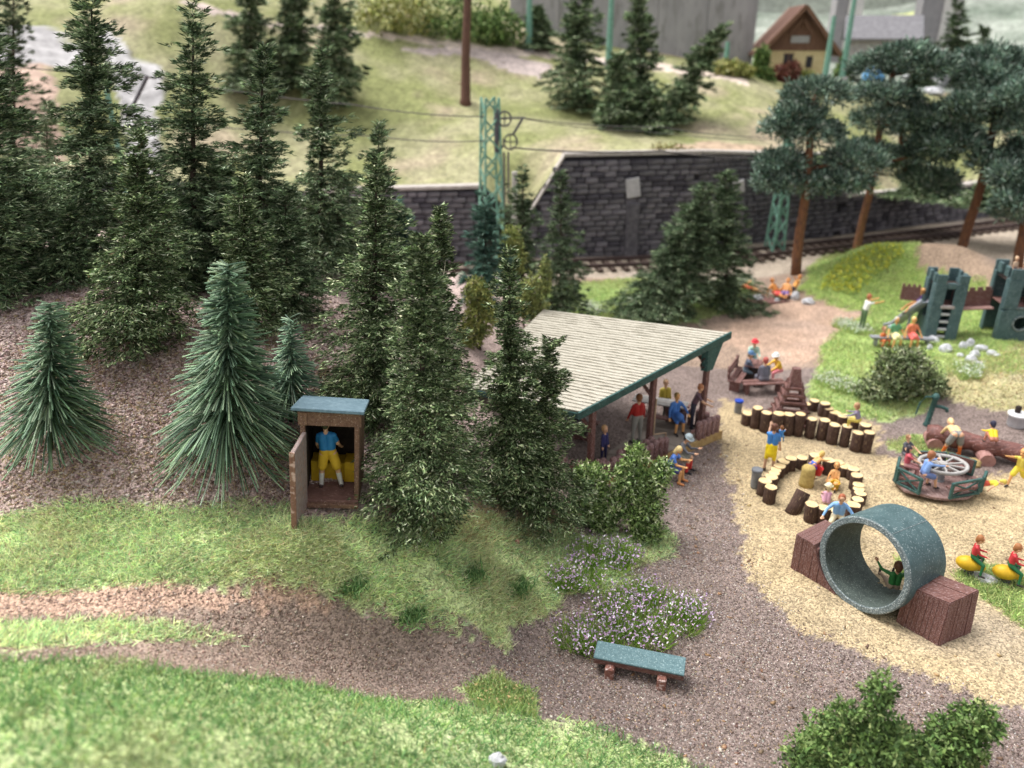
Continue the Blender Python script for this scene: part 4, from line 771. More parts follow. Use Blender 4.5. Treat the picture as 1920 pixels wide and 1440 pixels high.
for k in range(na):
    u0, u1 = a0+(a1-a0)*(k+.03)/na, a0+(a1-a0)*(k+.97)/na; zt = lambda u: min(1.05, pc[2]-math.sqrt(max(PR**2-u*u, 0))-.01) if abs(u) < PR else 1.05
    e = random.uniform(0, .02); z0_, z1_ = zt(u0), zt(u1)
    if max(z0_, z1_) < .06: continue
    MB().add([tuple(pc*np.array([1,1,0])-o3 + pt_*u + dh*d + np.array([0, 0, z])) for u, d, z in ((u0, q0-e, -.1), (u1, q0-e, -.1), (u1, q0-e, z1_), (u0, q0-e, z0_), (u0, q0+1.18, -.1), (u1, q0+1.18, -.1), (u1, q0+1.18, z1_), (u0, q0+1.18, z0_))], [(0,1,2,3), (7,6,5,4), (0,4,5,1), (1,5,6,2), (2,6,7,3), (3,7,4,0)]).build('board', BRN, LB)

# half-log bench
bl, br_ = gz(1117, 1219, .40), gz(1284, 1252, .40); bc_ = (bl + br_) / 2; ba = math.atan2(br_[1]-bl[1], br_[0]-bl[0]); bw_ = np.linalg.norm(br_-bl); bc_[2] = 0
t = T('park_bench', 'backless half-log bench with teal seat on two brown block legs', 'bench', bc_, ba)
prof = [(-.27, .0), (-.24, -.14), (-.12, -.24), (.12, -.24), (.24, -.14), (.27, .0)]
def extr(pr, x0, x1): 
    n = len(pr); return [(x0, y, z) for y, z in pr] + [(x1, y, z) for y, z in pr], [tuple(range(n)), tuple(range(n, 2*n))[::-1]] + [(i, n+i, n+(i+1) % n, (i+1) % n) for i in range(n)]
v, f = extr(prof, -bw_/2, bw_/2); MB().add(v, f).build('half_log', BRNH, t, (0, 0, .40)); MB().box((0, 0, .425), (bw_*1.005, .54, .05), c0=.02).build('seat', TEAL, t)
LEGM = M('reddish_block', (.30, .14, .11), (.17, .07, .055), 9, .8, .4, c3=(.62, .48, .45), t3=.6, s3=14)
for x in (-bw_*.31, bw_*.27): MB().box((x, -.17, .1), (.2, .46, .42), c0=.03).build('leg', LEGM, t)

# outhouse
fl, fr = gz(563, 946, 3.62), gz(669, 941, 3.62); ow = np.linalg.norm(fr-fl); oa = math.atan2(fr[1]-fl[1], fr[0]-fl[0]); od = 1.25
oc = (fl+fr)/2 + np.array([-sin(oa), cos(oa), 0])*od/2; HT = 2.02
t = T('outhouse', 'small brown wooden outhouse with blue-grey roof and its narrow door open', 'outhouse', (oc[0]+.04, oc[1], 3.62), 0, None, (0, R(5), oa)); O = t
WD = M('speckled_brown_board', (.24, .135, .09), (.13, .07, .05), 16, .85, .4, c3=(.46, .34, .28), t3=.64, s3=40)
MB().box((0, -.02, .06), (ow, od+.1, .12)).build('floor', M('outhouse_floor', (.24, .13, .11), (.16, .085, .07), 7, .8, .2, c3=(.4, .28, .24), t3=.66, s3=18), t)
MB().box((0, -od/2-.10, .02), (ow*1.0, .12, .10)).build('doorstep', WD, t)
for s in (-1, 1):
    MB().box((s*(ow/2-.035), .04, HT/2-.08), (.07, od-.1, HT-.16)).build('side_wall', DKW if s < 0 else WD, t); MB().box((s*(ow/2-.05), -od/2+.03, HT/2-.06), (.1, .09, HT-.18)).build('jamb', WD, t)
MB().box((0, od/2, HT/2-.15), (ow-.14, .06, HT-.3)).build('rear_wall', DKW, t)  # left and rear wall near-black: interior shade put into their colour
MB().box((0, -od/2+.03, HT-.01), (ow+.08, .1, .31)).build('lintel', WD, t)
MB().box((-ow/2+.075, -od/2-.028, HT-.01), (.15, .03, .29)).build('lintel_post', WD, t)
MB().box((0, 0, 0), (ow+.26, od+.34, .07)).build('roof', BLUR, t, (-.03, -.0, HT+.02), (R(-16), R(1.5), 0))
hx0, hy0 = -ow/2+.09, -od/2-.05; D_ = MB().box((0, -.45, .86), (.085, .9, 1.78)).build('door', M('door_board', (.40, .33, .31), (.26, .19, .17), 9, .8, .4, (8, 2, 1), c3=(.45, .26, .2), t3=.62, s3=7), t, (hx0, hy0, -.02), (0, 0, R(-1)-oa)); MB().box((0, -.908, .86), (.11, .03, 1.8)).build('door_edge', M('door_edge_paint', (.30, .17, .12), (.2, .1, .07), 8, .7, .3, c3=(.6, .42, .36), t3=.6, s3=9), D_)
MB().box((0, od/2-.30, .35), (ow-.5, .42, .42)).build('toilet_box', YELP, t)
for s in (-1, 1): MB().box((s*(ow/2-.24), od/2-.40, .40), (.28, .42, .5)).build('side_box', YELP, t)

# ------------------------------------------------------------------ open pavilion
E_, R_, L_ = gz(1088,775,2.75), gz(1368,625,3.75), gz(1020,582,3.75); nrm = np.cross(R_-E_, L_-R_); nrm /= np.linalg.norm(nrm)
if nrm[2] < 0: nrm = -nrm
d = ray(872, 726); W_ = EYE + d * ((E_-EYE) @ nrm) / (d @ nrm)
uv = (L_-R_); uv[2] = 0; uv /= np.linalg.norm(uv); gv_ = (R_-E_); gv_[2] = 0; gl = np.linalg.norm(gv_); gv_ /= gl
FZ = .38
P0 = np.array([E_[0], E_[1], FZ]) + gv_*.7 + uv*.15; P2_ = np.array([R_[0], R_[1], FZ]) - gv_*.75 + uv*.15
t = T('open_pavilion', 'open wooden picnic pavilion with pale stepped roof, people sheltering inside', 'pavilion', (P0[0], P0[1], 0)); PO = np.array(t.location); PV = t
NR = 35
for k in range(NR):
    a0, a1 = k/NR, (k+1.12)/NR; a1 = min(a1, 1)
    l0, l1 = W_*(1-a0)+L_*a0, W_*(1-a1)+L_*a1; r0, r1 = E_*(1-a0)+R_*a0, E_*(1-a1)+R_*a1
    m_ = 22; mb = MB(); V = []
    for i in range(m_+1):
        s = i/m_; j = random.uniform(-.018, .018); lo_ = l0*(1-s)+r0*s + (l1-l0)*j/np.linalg.norm(l1-l0); hi_ = l1*(1-s)+r1*s
        V += [lo_ - PO + nrm*.01, lo_ - PO + nrm*(.066+random.uniform(-.014, .014)), hi_ - PO + nrm*.03, hi_ - PO - nrm*.02]
    Fc = []
    for i in range(m_):
        for q in range(4): Fc.append((i*4+q, i*4+(q+1) % 4, (i+1)*4+(q+1) % 4, (i+1)*4+q))
    Fc += [(0, 1, 2, 3), (m_*4+3, m_*4+2, m_*4+1, m_*4)]
    mb.add(V, Fc).build('roof_strip', THATCH, t)
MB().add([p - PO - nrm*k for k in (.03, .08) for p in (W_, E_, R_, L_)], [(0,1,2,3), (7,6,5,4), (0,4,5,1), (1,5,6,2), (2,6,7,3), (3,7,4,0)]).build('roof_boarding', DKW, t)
MB().bar(E_-PO-nrm*.06-uv*.03-gv_*.12, R_-PO-nrm*.06-uv*.03+gv_*.03, .07, .26, roll=nrm).build('barge_board', GRN, t)
MB().bar(E_-PO-nrm*.10+gv_*.0, W_-PO-nrm*.10, .08, .2, roll=nrm).build('eave_board', GRN, t)
MB().bar(L_-PO-nrm*.10, R_-PO-nrm*.10, .08, .2, roll=nrm).build('ridge_board', GRN, t)
rise = (R_[2]-E_[2])/gl
def roofz(p): return E_[2] - ((p-E_)[:2] @ nrm[:2]) / nrm[2]
posts = [P0, P0*.5+P2_*.5, P2_]
for off in (0, 4.6):
    for p in posts:
        q = p + uv*off
        if off and p is posts[2]: q = p + uv*5.4
        zt = roofz(q) - .12; MB().box((*(q-PO)[:2], (zt+.1)/2), (.17, .17, zt-.1), math.atan2(gv_[1], gv_[0])).build('post', BRN, t)
        if not off: MB().bar((*(q-PO)[:2]+uv[:2]*.05, zt-.75), (*(q-PO+uv*.65)[:2], roofz(q+uv*.65)-.14), .1).build('brace', BRN, t)
MB().bar(P0-PO+np.array([0, 0, roofz(P0)-FZ-.17])-gv_*.2, P2_-PO+np.array([0, 0, roofz(P2_)-FZ-.17])+gv_*.3, .13, .16).build('beam', BRN, t)
q = P2_-PO; zb = roofz(P2_)
MB().add([tuple(q[:3]*np.array([1,1,0]) + np.array([0,0,z]) + gv_*a + uv*b) for b in (-.11, .11) for a, z in ((-.14, zb-1.05), (.14, zb-1.05), (.62, zb+.0), (-.22, zb-.14))], [(0,1,2,3), (7,6,5,4), (0,4,5,1), (1,5,6,2), (2,6,7,3), (3,7,4,0)]).build('bracket', GRN, t)
MB().tube([q+np.array([0, 0, zb-.75-FZ])-gv_*(.16+.18*sin(a))-np.array([0, 0, .16*cos(a)]) for a in np.linspace(0, pi, 7)], .035, 6).build('curl_brace', DKW, t)
def fpoly(e): return [(p-PO)[:2] for p in (P0-gv_*e-uv*(e+.28), P2_+gv_*e-uv*(e+.28), P2_+gv_*e+uv*6.0, P0-gv_*e+uv*5.2)]
FLM = M('pavilion_floor', (.34, .29, .25), (.24, .2, .17), 4, .85, .3); nb_ = 14
MB().prism(fpoly(.30), -.3, FZ-.06).build('plinth', PLINTH, t)
A0, A1, B1, B0 = [np.array(p) for p in fpoly(.22)]
for k in range(nb_):
    f0, f1 = (k+.02)/nb_, (k+.98)/nb_; MB().prism([A0*(1-f0)+A1*f0, A0*(1-f1)+A1*f1, B0*(1-f1)+B1*f1, B0*(1-f0)+B1*f0], FZ-.055, FZ+random.uniform(-.006, .006)).build('floor_board', FLM, t)
PICK = M('mauve_brown_picket', (.26, .135, .12), (.14, .07, .06), 8, .65, .5, (9, 9, 1), c3=(.5, .38, .4), t3=.58, s3=9)
pm = MB().lathe([(.11, -.45), (.115, .38), (.12, .50), (.085, .57), (.0, .59)], 9).mesh('picket', PICK, True)
GLn = np.linalg.norm(P2_-P0)
for k in range(9):
    f0, f1 = k/9*.72, (k+.96)/9*.72; q0, q1 = P0+gv_*GLn*f0+uv*4.0, P0+gv_*GLn*f1+uv*4.0; MB().bar((q0+q1)/2-PO-np.array([0, 0, 0]), (q0+q1)/2-PO+np.array([0, 0, roofz(q0)-FZ-.15]), np.linalg.norm(q1-q0), .05, roll=uv).build('added_wall_board', DKW, t)  # dark board wall added to keep the pavilion interior dark
def pick(p, jit=0): link('picket', pm, PV, (*(p-PO)[:2], FZ+random.uniform(-.05, .05)), (0, 0, random.random()*6))
k = -.1
while k < GLn+.25:
    f = k/GLn
    if not (.56 < f < .80): pick(P0-uv*.45+gv_*k)
    if f < .5 and int(k*10) % 3 != 0: pick(P0-uv*.22+gv_*(k+.12))
    k += .235
for k in np.arange(.1, 4.9, .26): pick(P0-gv_*.28+uv*k)
for k in np.arange(.0, 1.4, .26): pick(P2_+gv_*.26+uv*k)
for a, b in ((-.1, .56*GLn), (.8*GLn, GLn+.2)):
    MB().bar(P0-PO-uv*.34+gv_*a+np.array([0, 0, .25]), P0-PO-uv*.34+gv_*b+np.array([0, 0, .25]), .05, .12).build('fence_rail', PICK, t)
MB().tube([posts[1]-PO-uv*.13+np.array([0, 0, z]) for z in (1.9, 1.0, .62)] + [posts[1]-PO-uv*.13+gv_*.35+np.array([0, 0, .55]), posts[1]-PO-uv*.13+gv_*.6+np.array([0, 0, .5]), posts[1]-PO-uv*.13+gv_*.62+np.array([0, 0, .2])], .028, 6).build('drain_pipe', M('tan_pipe', (.45, .33, .22), (.3, .2, .14), 5), t)
def table(px, py, z, L, label, az, off=0, out=False):
    b = gz(px, py, z) + uv*off; t = T('picnic_table', label, 'table', b, az, 'tables in the pavilion'); TT = BRNH if out else M('grey_table_top', (.42, .40, .38), (.3, .28, .27), 5, .7, .2)
    for k in (-.2, 0, .2): MB().box((0, k, .72), (L, .19, .05)).build('top_board', TT, t)
    for s in (-1, 1): MB().box((s*L*.36, 0, .35), (.1, .5, .7)).build('leg', DKW, t)
    for s in (-1, 1) if not out else (): MB().box((0, s*.62, .42), (L, .24, .06)).build('seat', BRNH, t)
    return t
ga = math.atan2(uv[1], uv[0])
table(1262, 792, FZ, 1.9, 'grey-topped table behind the seated woman in blue', ga, .5); table(1165, 838, FZ, 1.9, 'grey-topped table deep in the shade of the pavilion', ga, 1.9)

# ------------------------------------------------------------------ climbing pyramid
b = gz(1478, 792, 0); b[2] = H1(b[0], b[1]); t = T('climbing_pyramid', 'brown stepped climbing pyramid of stacked beams with a narrow peak', 'climbing frame', b, R(-12))
s_ = ((b-EYE) @ FW)/F; TW = 1.2; TH = ztop(682, b[1]+.4)-b[2]; nl = 6
for k in range(nl):
    z = .16 + k*(TH*.72)/nl; w = TW*(1-.66*k/nl)
    for a in range(4): ca, sa_ = cos(a*pi/2), sin(a*pi/2); MB().bar((ca*w/2-sa_*w*.58, sa_*w/2+ca*w*.58, z), (ca*w/2+sa_*w*.58, sa_*w/2-ca*w*.58, z), .10, .10).build('rung', BRNH, t)
for sx in (-1, 1):
    for sy in (-1, 1): MB().bar((sx*TW/2, sy*TW/2, -.1), (sx*.17, sy*.17, TH*.78), .12).build('corner_beam', BRN, t)
MB().add([(sx*w, sy*w, z) for z, w in ((TH*.68, .22), (TH, .13)) for sx, sy in ((-1,-1), (1,-1), (1,1), (-1,1))], [(3,2,1,0), (4,5,6,7), (0,1,5,4), (1,2,6,5), (2,3,7,6), (3,0,4,7)]).build('peak', BRN, t)

# ------------------------------------------------------------------ merry-go-round
c_ = gz(1757, 905, .2); c_[2] = H1(c_[0], c_[1]); t = T('merry_go_round', 'brown round platform carousel with green railings and a grey hand wheel', 'merry-go-round', c_, R(6)); RR = 1.32
oc8 = [(RR*cos(R(22.5+45*k)), RR*sin(R(22.5+45*k))*.72) for k in range(8)]
for k in range(9):
    x0, x1 = -RR+.06+k*.332, -RR+.06+(k+.96)*.332; x1 = min(x1, RR-.04); hw = lambda x: min(RR*.92, (RR*1.32-abs(x))*.95) * .76
    MB().add([(x, s*hw(x), z) for z in (.16, .235) for x, s in ((x0,-1), (x1,-1), (x1,1), (x0,1))], [(3,2,1,0), (4,5,6,7), (0,1,5,4), (1,2,6,5), (2,3,7,6), (3,0,4,7)]).build('deck_board', M('deck_board_paint', (.30, .20, .185), (.19, .115, .105), 6, .7, .3, (2, 1, 2), c3=(.5, .38, .36), t3=.64, s3=10), t)
MB().lathe([(.7, .0), (.7, .16)], 20).build('turntable', DKW, t)
def panel(a0, a1, x=True):
    p, q = np.array([*[1.0*k for k in (RR*cos(R(a0)), RR*sin(R(a0))*.74)], .24]), np.array([RR*cos(R(a1)), RR*sin(R(a1))*.74, .24]); h = np.array([0, 0, .54]); m = MB()
    for z in (.04, .52): m.bar(p+np.array([0, 0, z]), q+np.array([0, 0, z]), .07, .07)
    for k in (0, 1): e = p*(1-k)+q*k; m.bar(e, e+h, .08)
    if x: m.bar(p+np.array([0, 0, .05]), q+np.array([0, 0, .50]), .05); m.bar(q+np.array([0, 0, .05]), p+np.array([0, 0, .50]), .05)
    o = m.build('railing', GRN, t); tag(o, kind='stuff') if False else None
    i0, i1 = p*.86, q*.86; i0[2] = i1[2] = .5; MB().bar(i0, i1, .34, .06, roll=(0, 0, 1)).build('seat', BRNH, t)
    if not x: MB().bar((p+np.array([0, 0, .32]))*np.array([.98,.98,1]), (q+np.array([0, 0, .32]))*np.array([.98,.98,1]), .04, .46, roll=(0, 0, 1)).build('back_board', BRNH, t)
for a0, a1, x in ((-184, -140, True), (-100, -54, True), (14, 52, False), (58, 92, False), (-46, -24, True), (134, 170, True)): panel(a0, a1, x)
MB().lathe([(.16, .24), (.13, .30), (.13, .70), (.2, .74)], 12).build('pillar', GREY, t, (.12, .1, 0))
wm = MB(); wm.tube([(.12+.70*cos(a), .1+.58*sin(a), .80) for a in np.linspace(0, 2*pi, 33)], .06, 8, False); WG = M('grey_wheel_paint', (.42, .41, .40), (.31, .29, .28), 6, .6, .2)
w_ = wm.build('hand_wheel', WG, t, smooth=True)
for k in range(10): a = k*pi/5; MB().bar((.12+.1*cos(a), .1+.1*sin(a), .80), (.12+.69*cos(a), .1+.57*sin(a), .80), .055).build('spoke', WG, w_)
MB().lathe([(.13, .74), (.13, .86), (.05, .88)], 12, (.12, .1, 0)).build('wheel_hub', WG, w_)

# ------------------------------------------------------------------ rolling log, pump, bins, tank, stones
la, lb_ = gz(1738, 811, .42), gz(1985, 866, .42); lb_ = la + (lb_-la); t = T('play_log', 'long reddish brown play log lying on round end discs', 'log', ((la+lb_)/2)*np.array([1, 1, 0])); o_ = np.array(t.location)
LOGM = M('glossy_brown_log', (.22, .09, .075), (.10, .04, .035), 3, .45, .7, (1, 4, 4), c3=(.42, .26, .25), t3=.66, s3=5, spec=.4, bd=.06)
n_ = 14; MB().tube([la-o_ + (lb_-la)*k/n_ + np.array([0, 0, .03*sin(k*1.7)]) for k in range(n_+1)], [.27] + [.30+.03*sin(k*2.1) for k in range(1, n_)] + [.27], 16).build('trunk', LOGM, t, smooth=True)
dl = (lb_-la)/np.linalg.norm(lb_-la); DISC = M('pinkish_cut_disc', (.42, .24, .22), (.28, .14, .12), 5, .7, .3)
for px, py in ((1754, 836), (1852, 866)):
    c = gz(px, py, .16) - o_; MB().tube([c-dl*.0, c+np.array([.2, .75, 0])], .24, 14).build('support_disc', DISC, t)
b = gp(1737, 797); t = T('hand_pump', 'dark green hand water pump with spout and lever behind the log', 'pump', b)
h = ztop(738, b[1])-b[2]; MB().lathe([(.14, -.05), (.11, .08), (.095, .1), (.09, h*.82), (.12, h*.84), (.12, h*.93), (.07, h)], 12).build('column', GRN, t, rot=(0, R(5), 0), smooth=True)
MB().tube([(.1, 0, h*.62), (.35, -.05, h*.60), (.55, -.08, h*.54), (.57, -.08, h*.46)], .065, 8).build('spout', GRN, t); MB().tube([(0, 0, h*.9), (-.25, 0, h*.9), (-.42, 0, h*.72), (-.48, 0, h*.35)], .03, 6).build('lever', GRN, t)
def bin_(px, py, top, w, label, lidm, name='litter_bin', cat='bin'):
    b = gz(px, py, 0); b[2] = H1(b[0], b[1]); s = ((b-EYE) @ FW)/F; r = w/2*s; h = ztop(top, b[1]+r)-b[2]; t = T(name, label, cat, b + np.array([0, r, 0]))
    MB().lathe([(r*.86, 0), (r*.92, h*.1), (r*.95, h*.85), (r, h*.87)], 16).build('body', GREY if lidm is not WHT else PGREY, t, smooth=True); MB().lathe([(r*1.08, h*.86), (r*1.1, h*.97), (r*.98, h), (r*.9, h*.985), (.01, h*.97)], 16).build('lid', lidm, t); return t
bin_(1385, 778, 750, 15, 'small grey bin with bright blue lid near the pavilion corner', BLUEP); bin_(1418, 918, 879, 19, 'grey litter bin beside the sandbox logs', M('grey_lid', (.17, .18, .2), None, 5)); tk = bin_(1913, 810, 775, 34, 'pale grey tank with white lid at the right edge behind the log', WHT, 'water_tank', 'tank')
MB().lathe([(.1, 0), (.1, .22), (.02, .26)], 10).build('cap', DKW, tk, (0, .1, ztop(775, tk.location[1])-tk.location[2]))
def stone(px, py, w, h, label, m_=STONE, group='pale rocks by the castle', seed=0, name='rock'):
    b = gp(px, py); s = ((b-EYE) @ FW)/F; g = random.Random(px*7+py); e = MB().ell((0, 0, h*s*.25), (w*s/2, w*s*.4, h*s*.75), 7, 10, .35, px+py); o = e.build(name, m_, None, b, (0, 0, g.random()*.6-.3)); tag(o, label, 'rock', group)
stone(1822, 872, 34, 14, 'ochre boulder between carousel and log', M('ochre_rock', (.50, .38, .17), (.34, .24, .1), 5, .85, .5), None)
for px, py, w, h, lb in ((1748, 640, 26, 10, 'flat pale rock at the foot of the castle tower'), (1742, 655, 12, 10, 'small pale rock left below the castle tower'), (1772, 658, 24, 14, 'rounded grey rock below the castle tower'), (1805, 652, 18, 12, 'pale rock at the left end of the rock row'), (1818, 648, 16, 14, 'upright pale rock, second in the rock row'),
                         (1838, 656, 26, 10, 'long pale rock in the middle of the rock row'), (1858, 664, 20, 8, 'low pale rock near the right end of the rock row'), (1868, 668, 14, 6, 'smallest pale rock ending the rock row'), (1800, 668, 14, 6, 'flat pale rock in front of the rock row'), (1827, 668, 18, 12, 'upper rock of the little stone pile'), (1820, 677, 20, 12, 'lower rock of the little stone pile'), (1832, 690, 18, 14, 'pale rock under the stone pile beside white blossoms')): stone(px, py, w, h, lb)
for px, py, w, h, lb in ((1420, 562, 22, 10, 'flat whitish rock beside the sunbathers'), (1457, 566, 10, 8, 'small white rock below the sunbathers'), (1490, 560, 16, 14, 'bluish white rock right of the sunbathers'), (1515, 568, 24, 10, 'pale rock at the foot of the mound'), (970, 1020, 10, 10, 'little pinkish rock in the grass under the spruces'), (932, 1432, 36, 22, 'blurred whitish pebble at the bottom of the photo')): stone(px, py, w, h, lb, STONE if px != 970 else M('pink_rock', (.42, .24, .18), (.3, .16, .12), 5), 'scattered pale rocks')
# sand heap with buckets
c = gz(1511, 910, 0); t = MB().lathe([(.23, -.05), (.22, .15), (.20, .45), (.205, .62), (.16, .68), (.0, .70)], 14).build('sand_tower', SANDM, None, c, smooth=True); tag(t, 'ochre tower of packed sand in the sandbox', 'sand pile')
def bucket(px, py, z, m_, label):
    b = gz(px, py, z); o = MB().lathe([(.10, 0), (.14, .22), (.15, .24), (.13, .23), (.09, .03), (.0, .03)], 12, cap=False).build('bucket', m_, None, b); tag(o, label, 'bucket', None); MB().tube([(.14*cos(a), 0, .22+.14*sin(a)) for a in np.linspace(0, pi, 7)], .012, 5).build('handle', m_, o)
bucket(1533, 890, .32, REDP, 'red toy bucket held over the sand tower'); bucket(1564, 917, .02, YELP, 'yellow toy bucket in front of the orange sandbox child')

# ------------------------------------------------------------------ far buildings, masts, wires
def tow(px, py, Y): return gY(px, py, Y)
Yh = 71.5; hb = tow(1489, 152, Yh); t = T('cream_house', 'small cream house with brown boarded gable and wide roof at the top of the meadow', 'house', hb, R(-7))
hw, hd = 5.3, 6.0; we = ztop(92, Yh)-hb[2]; rz_ = ztop(16, Yh)-hb[2]
RFM = M('brown_tile_roof', (.20, .11, .085), (.12, .065, .05), 4, .8, .4); GBM = M('brown_gable_board', (.22, .12, .075), (.13, .07, .045), 4, .75, .3, (6, 1, .6))
MB().box((0, hd/2, we/2-.3), (hw, hd, we+.6)).build('wall', CREAM, t)
nb_ = 12
for k in range(nb_):
    x0, x1 = -hw/2+hw*k/nb_, -hw/2+hw*(k+.95)/nb_; zf = lambda x: we+(rz_-we)*(1-abs(x)/(hw/2+.35))-.1
    MB().add([(x, y, z) for y in (-.07, .05) for x, z in ((x0, we-.12), (x1, we-.12), (x1, max(zf(x1), we)), (x0, max(zf(x0), we)))], [(0,1,2,3), (7,6,5,4), (0,4,5,1), (1,5,6,2), (2,6,7,3), (3,7,4,0)]).build('gable_board', GBM, t)
for s in (-1, 1):
    e = np.array([s*(hw/2+.75), 0, we-.55*(rz_-we)/(hw/2)*.9]); r_ = np.array([0, 0, rz_+.1]); MB().add([tuple(p+np.array([0, y, z])) for z in (0, .2) for p, y in ((e, -.8), (e, hd+.4), (r_, hd+.4), (r_, -.8))], [(3,2,1,0), (4,5,6,7), (0,1,5,4), (1,2,6,5), (2,3,7,6), (3,0,4,7)]).build('roof', RFM, t)
    MB().bar(tuple(e+np.array([0, -.84, .05])), tuple(r_+np.array([0, -.84, .05])), .08, .34).build('barge_board', GBM, t)
    MB().bar((s*.9, -.5, we+(rz_-we)*.35), (s*.1, -.5, we+(rz_-we)*.72), .12).build('gable_brace', GBM, t)
MB().box((.0, -.12, we+.75), (1.5, .08, .55)).build('gable_window', M('pale_window', (.45, .44, .42), None, 4), t)
wf = MB().box((-.75, -.03, we-.85), (.75, .12, .95)).build('window', M('dark_pane', (.05, .045, .05), None, 4, .3, 0), t); MB().box((-.75, -.08, we-.85), (.08, .05, .95)).box((-.75, -.08, we-.36), (.9, .06, .08)).build('window_frame', GBM, wf)
MB().box((1.0, -.03, we-1.0), (.5, .12, .9)).build('window', MC['dark_pane'], t)
b = tow(1645, 128, 79); t = T('grey_shed', 'low building with grey sloping roof and pale wall right of the cream house', 'building', b, R(-18)); SH = M('grey_slate_roof', (.24, .235, .25), (.16, .155, .17), 3, .8, .3)
MB().box((0, 2, 1.2), (6, 4, 3)).build('wall', M('pale_wall', (.42, .41, .42), None, 2, .9, .1), t)
for s in (-1, 1): MB().add([(x, 2+s*y, z+dz) for dz in (0, .18) for x, y, z in ((-3.4, 2.5, 2.4), (3.4, 2.5, 2.4), (3.4, 0, 4.4), (-3.4, 0, 4.4))], [(3,2,1,0), (4,5,6,7), (0,1,5,4), (1,2,6,5), (2,3,7,6), (3,0,4,7)]).build('roof', SH, t)
PD = M('pier_concrete_shaded', (.36, .34, .35), (.28, .27, .28), 1.5, .9, .1); PLc = M('pier_concrete_lit', (.74, .71, .68), (.62, .6, .58), 1.5, .9, .1)  # one concrete in two tones: shaded and lit pier faces put into colour
for k, (x0, x1, x2, yb, Y, lb) in enumerate(((1560, 1583, 1608, 66, 90, 'pale bridge pier right behind the cream house'), (1713, 1752, 1784, 100, 88, 'wide bridge pier with lit side coloured pale at the upper right'))):
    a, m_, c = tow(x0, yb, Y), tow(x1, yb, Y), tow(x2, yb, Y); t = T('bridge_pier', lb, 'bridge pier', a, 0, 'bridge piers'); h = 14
    MB().box(((m_[0]-a[0])/2, .8, h/2-2), (m_[0]-a[0], 1.6, h+4)).build('pier_shaded_side', PD, t); MB().box(((m_[0]+c[0])/2-a[0], .6, h/2-2), (c[0]-m_[0], 1.9, h+4)).build('pier_lit_side', PLc, t)
b = tow(1638, 143, 64); o = MB().ell((0, 0, .0), (.85, .8, .75), 8, 14).build('tent', M('light_blue_cloth', (.16, .40, .72), (.11, .3, .6), 3, .8, .1), None, b, smooth=True); tag(o, 'small light blue dome tent showing beside a pine trunk', 'tent')
for i, (px, py, w) in enumerate(((1715, 112, 40), (1740, 128, 60), (1712, 140, 40), (1765, 150, 70), (1790, 120, 40), (1745, 168, 50))):
    b = hillp(px, py+8); s = ((b-EYE) @ FW)/F; o = MB().ell((0, 0, .2*w*s*.3), (w*s/2, w*s*.35, w*s*.2), 6, 10, .35, i).build('rock', STONE, None, b)
    tag(o, ('pale rock heap beside the pier foot', 'broad pale rock below the pier', 'pale rock at the left of the rubble', 'largest pale rock between the pine crowns', 'pale rock at the right of the rubble', 'lowest pale rock of the rubble above the pines')[i], 'rock', 'pale rubble between the pines')
def lattice(px, top, base, Y, wt, wb, label, z0=None, n=7, group='green railway masts', rz=.35):
    b = gY(px, base, Y); b[2] = z0 if z0 is not None else b[2]; h = ztop(top, Y)-b[2]; t = T('lattice_mast', label, 'mast', b, rz, group); c = lambda f: (wb*(1-f)+wt*f)/2
    L4 = ((-1, -1), (1, -1), (1, 1), (-1, 1))
    for sx, sy in L4: MB().bar((sx*c(0), sy*c(0), 0), (sx*c(1), sy*c(1), h), .10).build('leg', GREENP, t)
    for i in range(4):
        a, d = L4[i], L4[(i+1) % 4]; m = MB()
        for k in range(n): f0, f1 = k/n, (k+1)/n; p, q = (a, d) if k % 2 else (d, a); m.bar((p[0]*c(f0), p[1]*c(f0), h*f0), (q[0]*c(f1), q[1]*c(f1), h*f1), .09)
        m.build('lattice', GREENP, t)
    return t, h
t, h = lattice(922, 183, 480, 42.3, .72, 1.2, 'tall green lattice mast carrying pulleys between the two stone walls', .4, 11)
def loc(px, py): return gY(px, py, 42.1)
mo = Matrix.Rotation(-.35, 3, 'Z'); tl = lambda p: np.array(mo @ Vector(p-np.array(t.location)))
DKM = M('dark_steel', (.13, .125, .14), (.07, .07, .08), 5, .5, .1)
MB().tube([tl(loc(932, 205)), tl(loc(931, 285))], .13, 8).build('insulator', DKM, t)
MB().tube([tl(loc(931, 292)), tl(loc(942, 275)), tl(loc(948, 262))], .06, 6).build('stay', DKM, t)
for px, py, r in ((946, 223, .36), (957, 266, .38)):
    c = tl(loc(px, py)); m = MB(); m.tube([c+np.array([r*cos(a), 0, r*sin(a)]) for a in np.linspace(0, 2*pi, 17)], .05, 6, False); o = m.build('pulley', DKM, t); MB().bar(c-np.array([r, 0, 0]), c+np.array([r, 0, 0]), .05).bar(c-np.array([0, 0, r]), c+np.array([0, 0, r]), .05).build('spokes', DKM, o)
MB().tube([tl(loc(980, 222)), tl(loc(962, 252))], .07, 6).build('arm', DKM, t); MB().tube([tl(loc(925, 222)), tl(loc(985, 221))], .05, 6).build('arm', DKM, t)
for px in (945, 953): MB().tube([tl(loc(px, 285)), tl(loc(px+1, 395))], .06, 6).build('weight_rod', M('grey_rod', (.22, .2, .18), None, 5), t)
b = gY(965, 470, 42.8); b[2] = .4; tag(MB().tube([(0, 0, 0), (0, 0, ztop(322, 42.8)-.4)], [.17, .15], 8).build('white_post', M('weathered_white', (.62, .58, .56), (.45, .42, .4), 4), None, b), 'thin white post standing just right of the lattice mast', 'post')
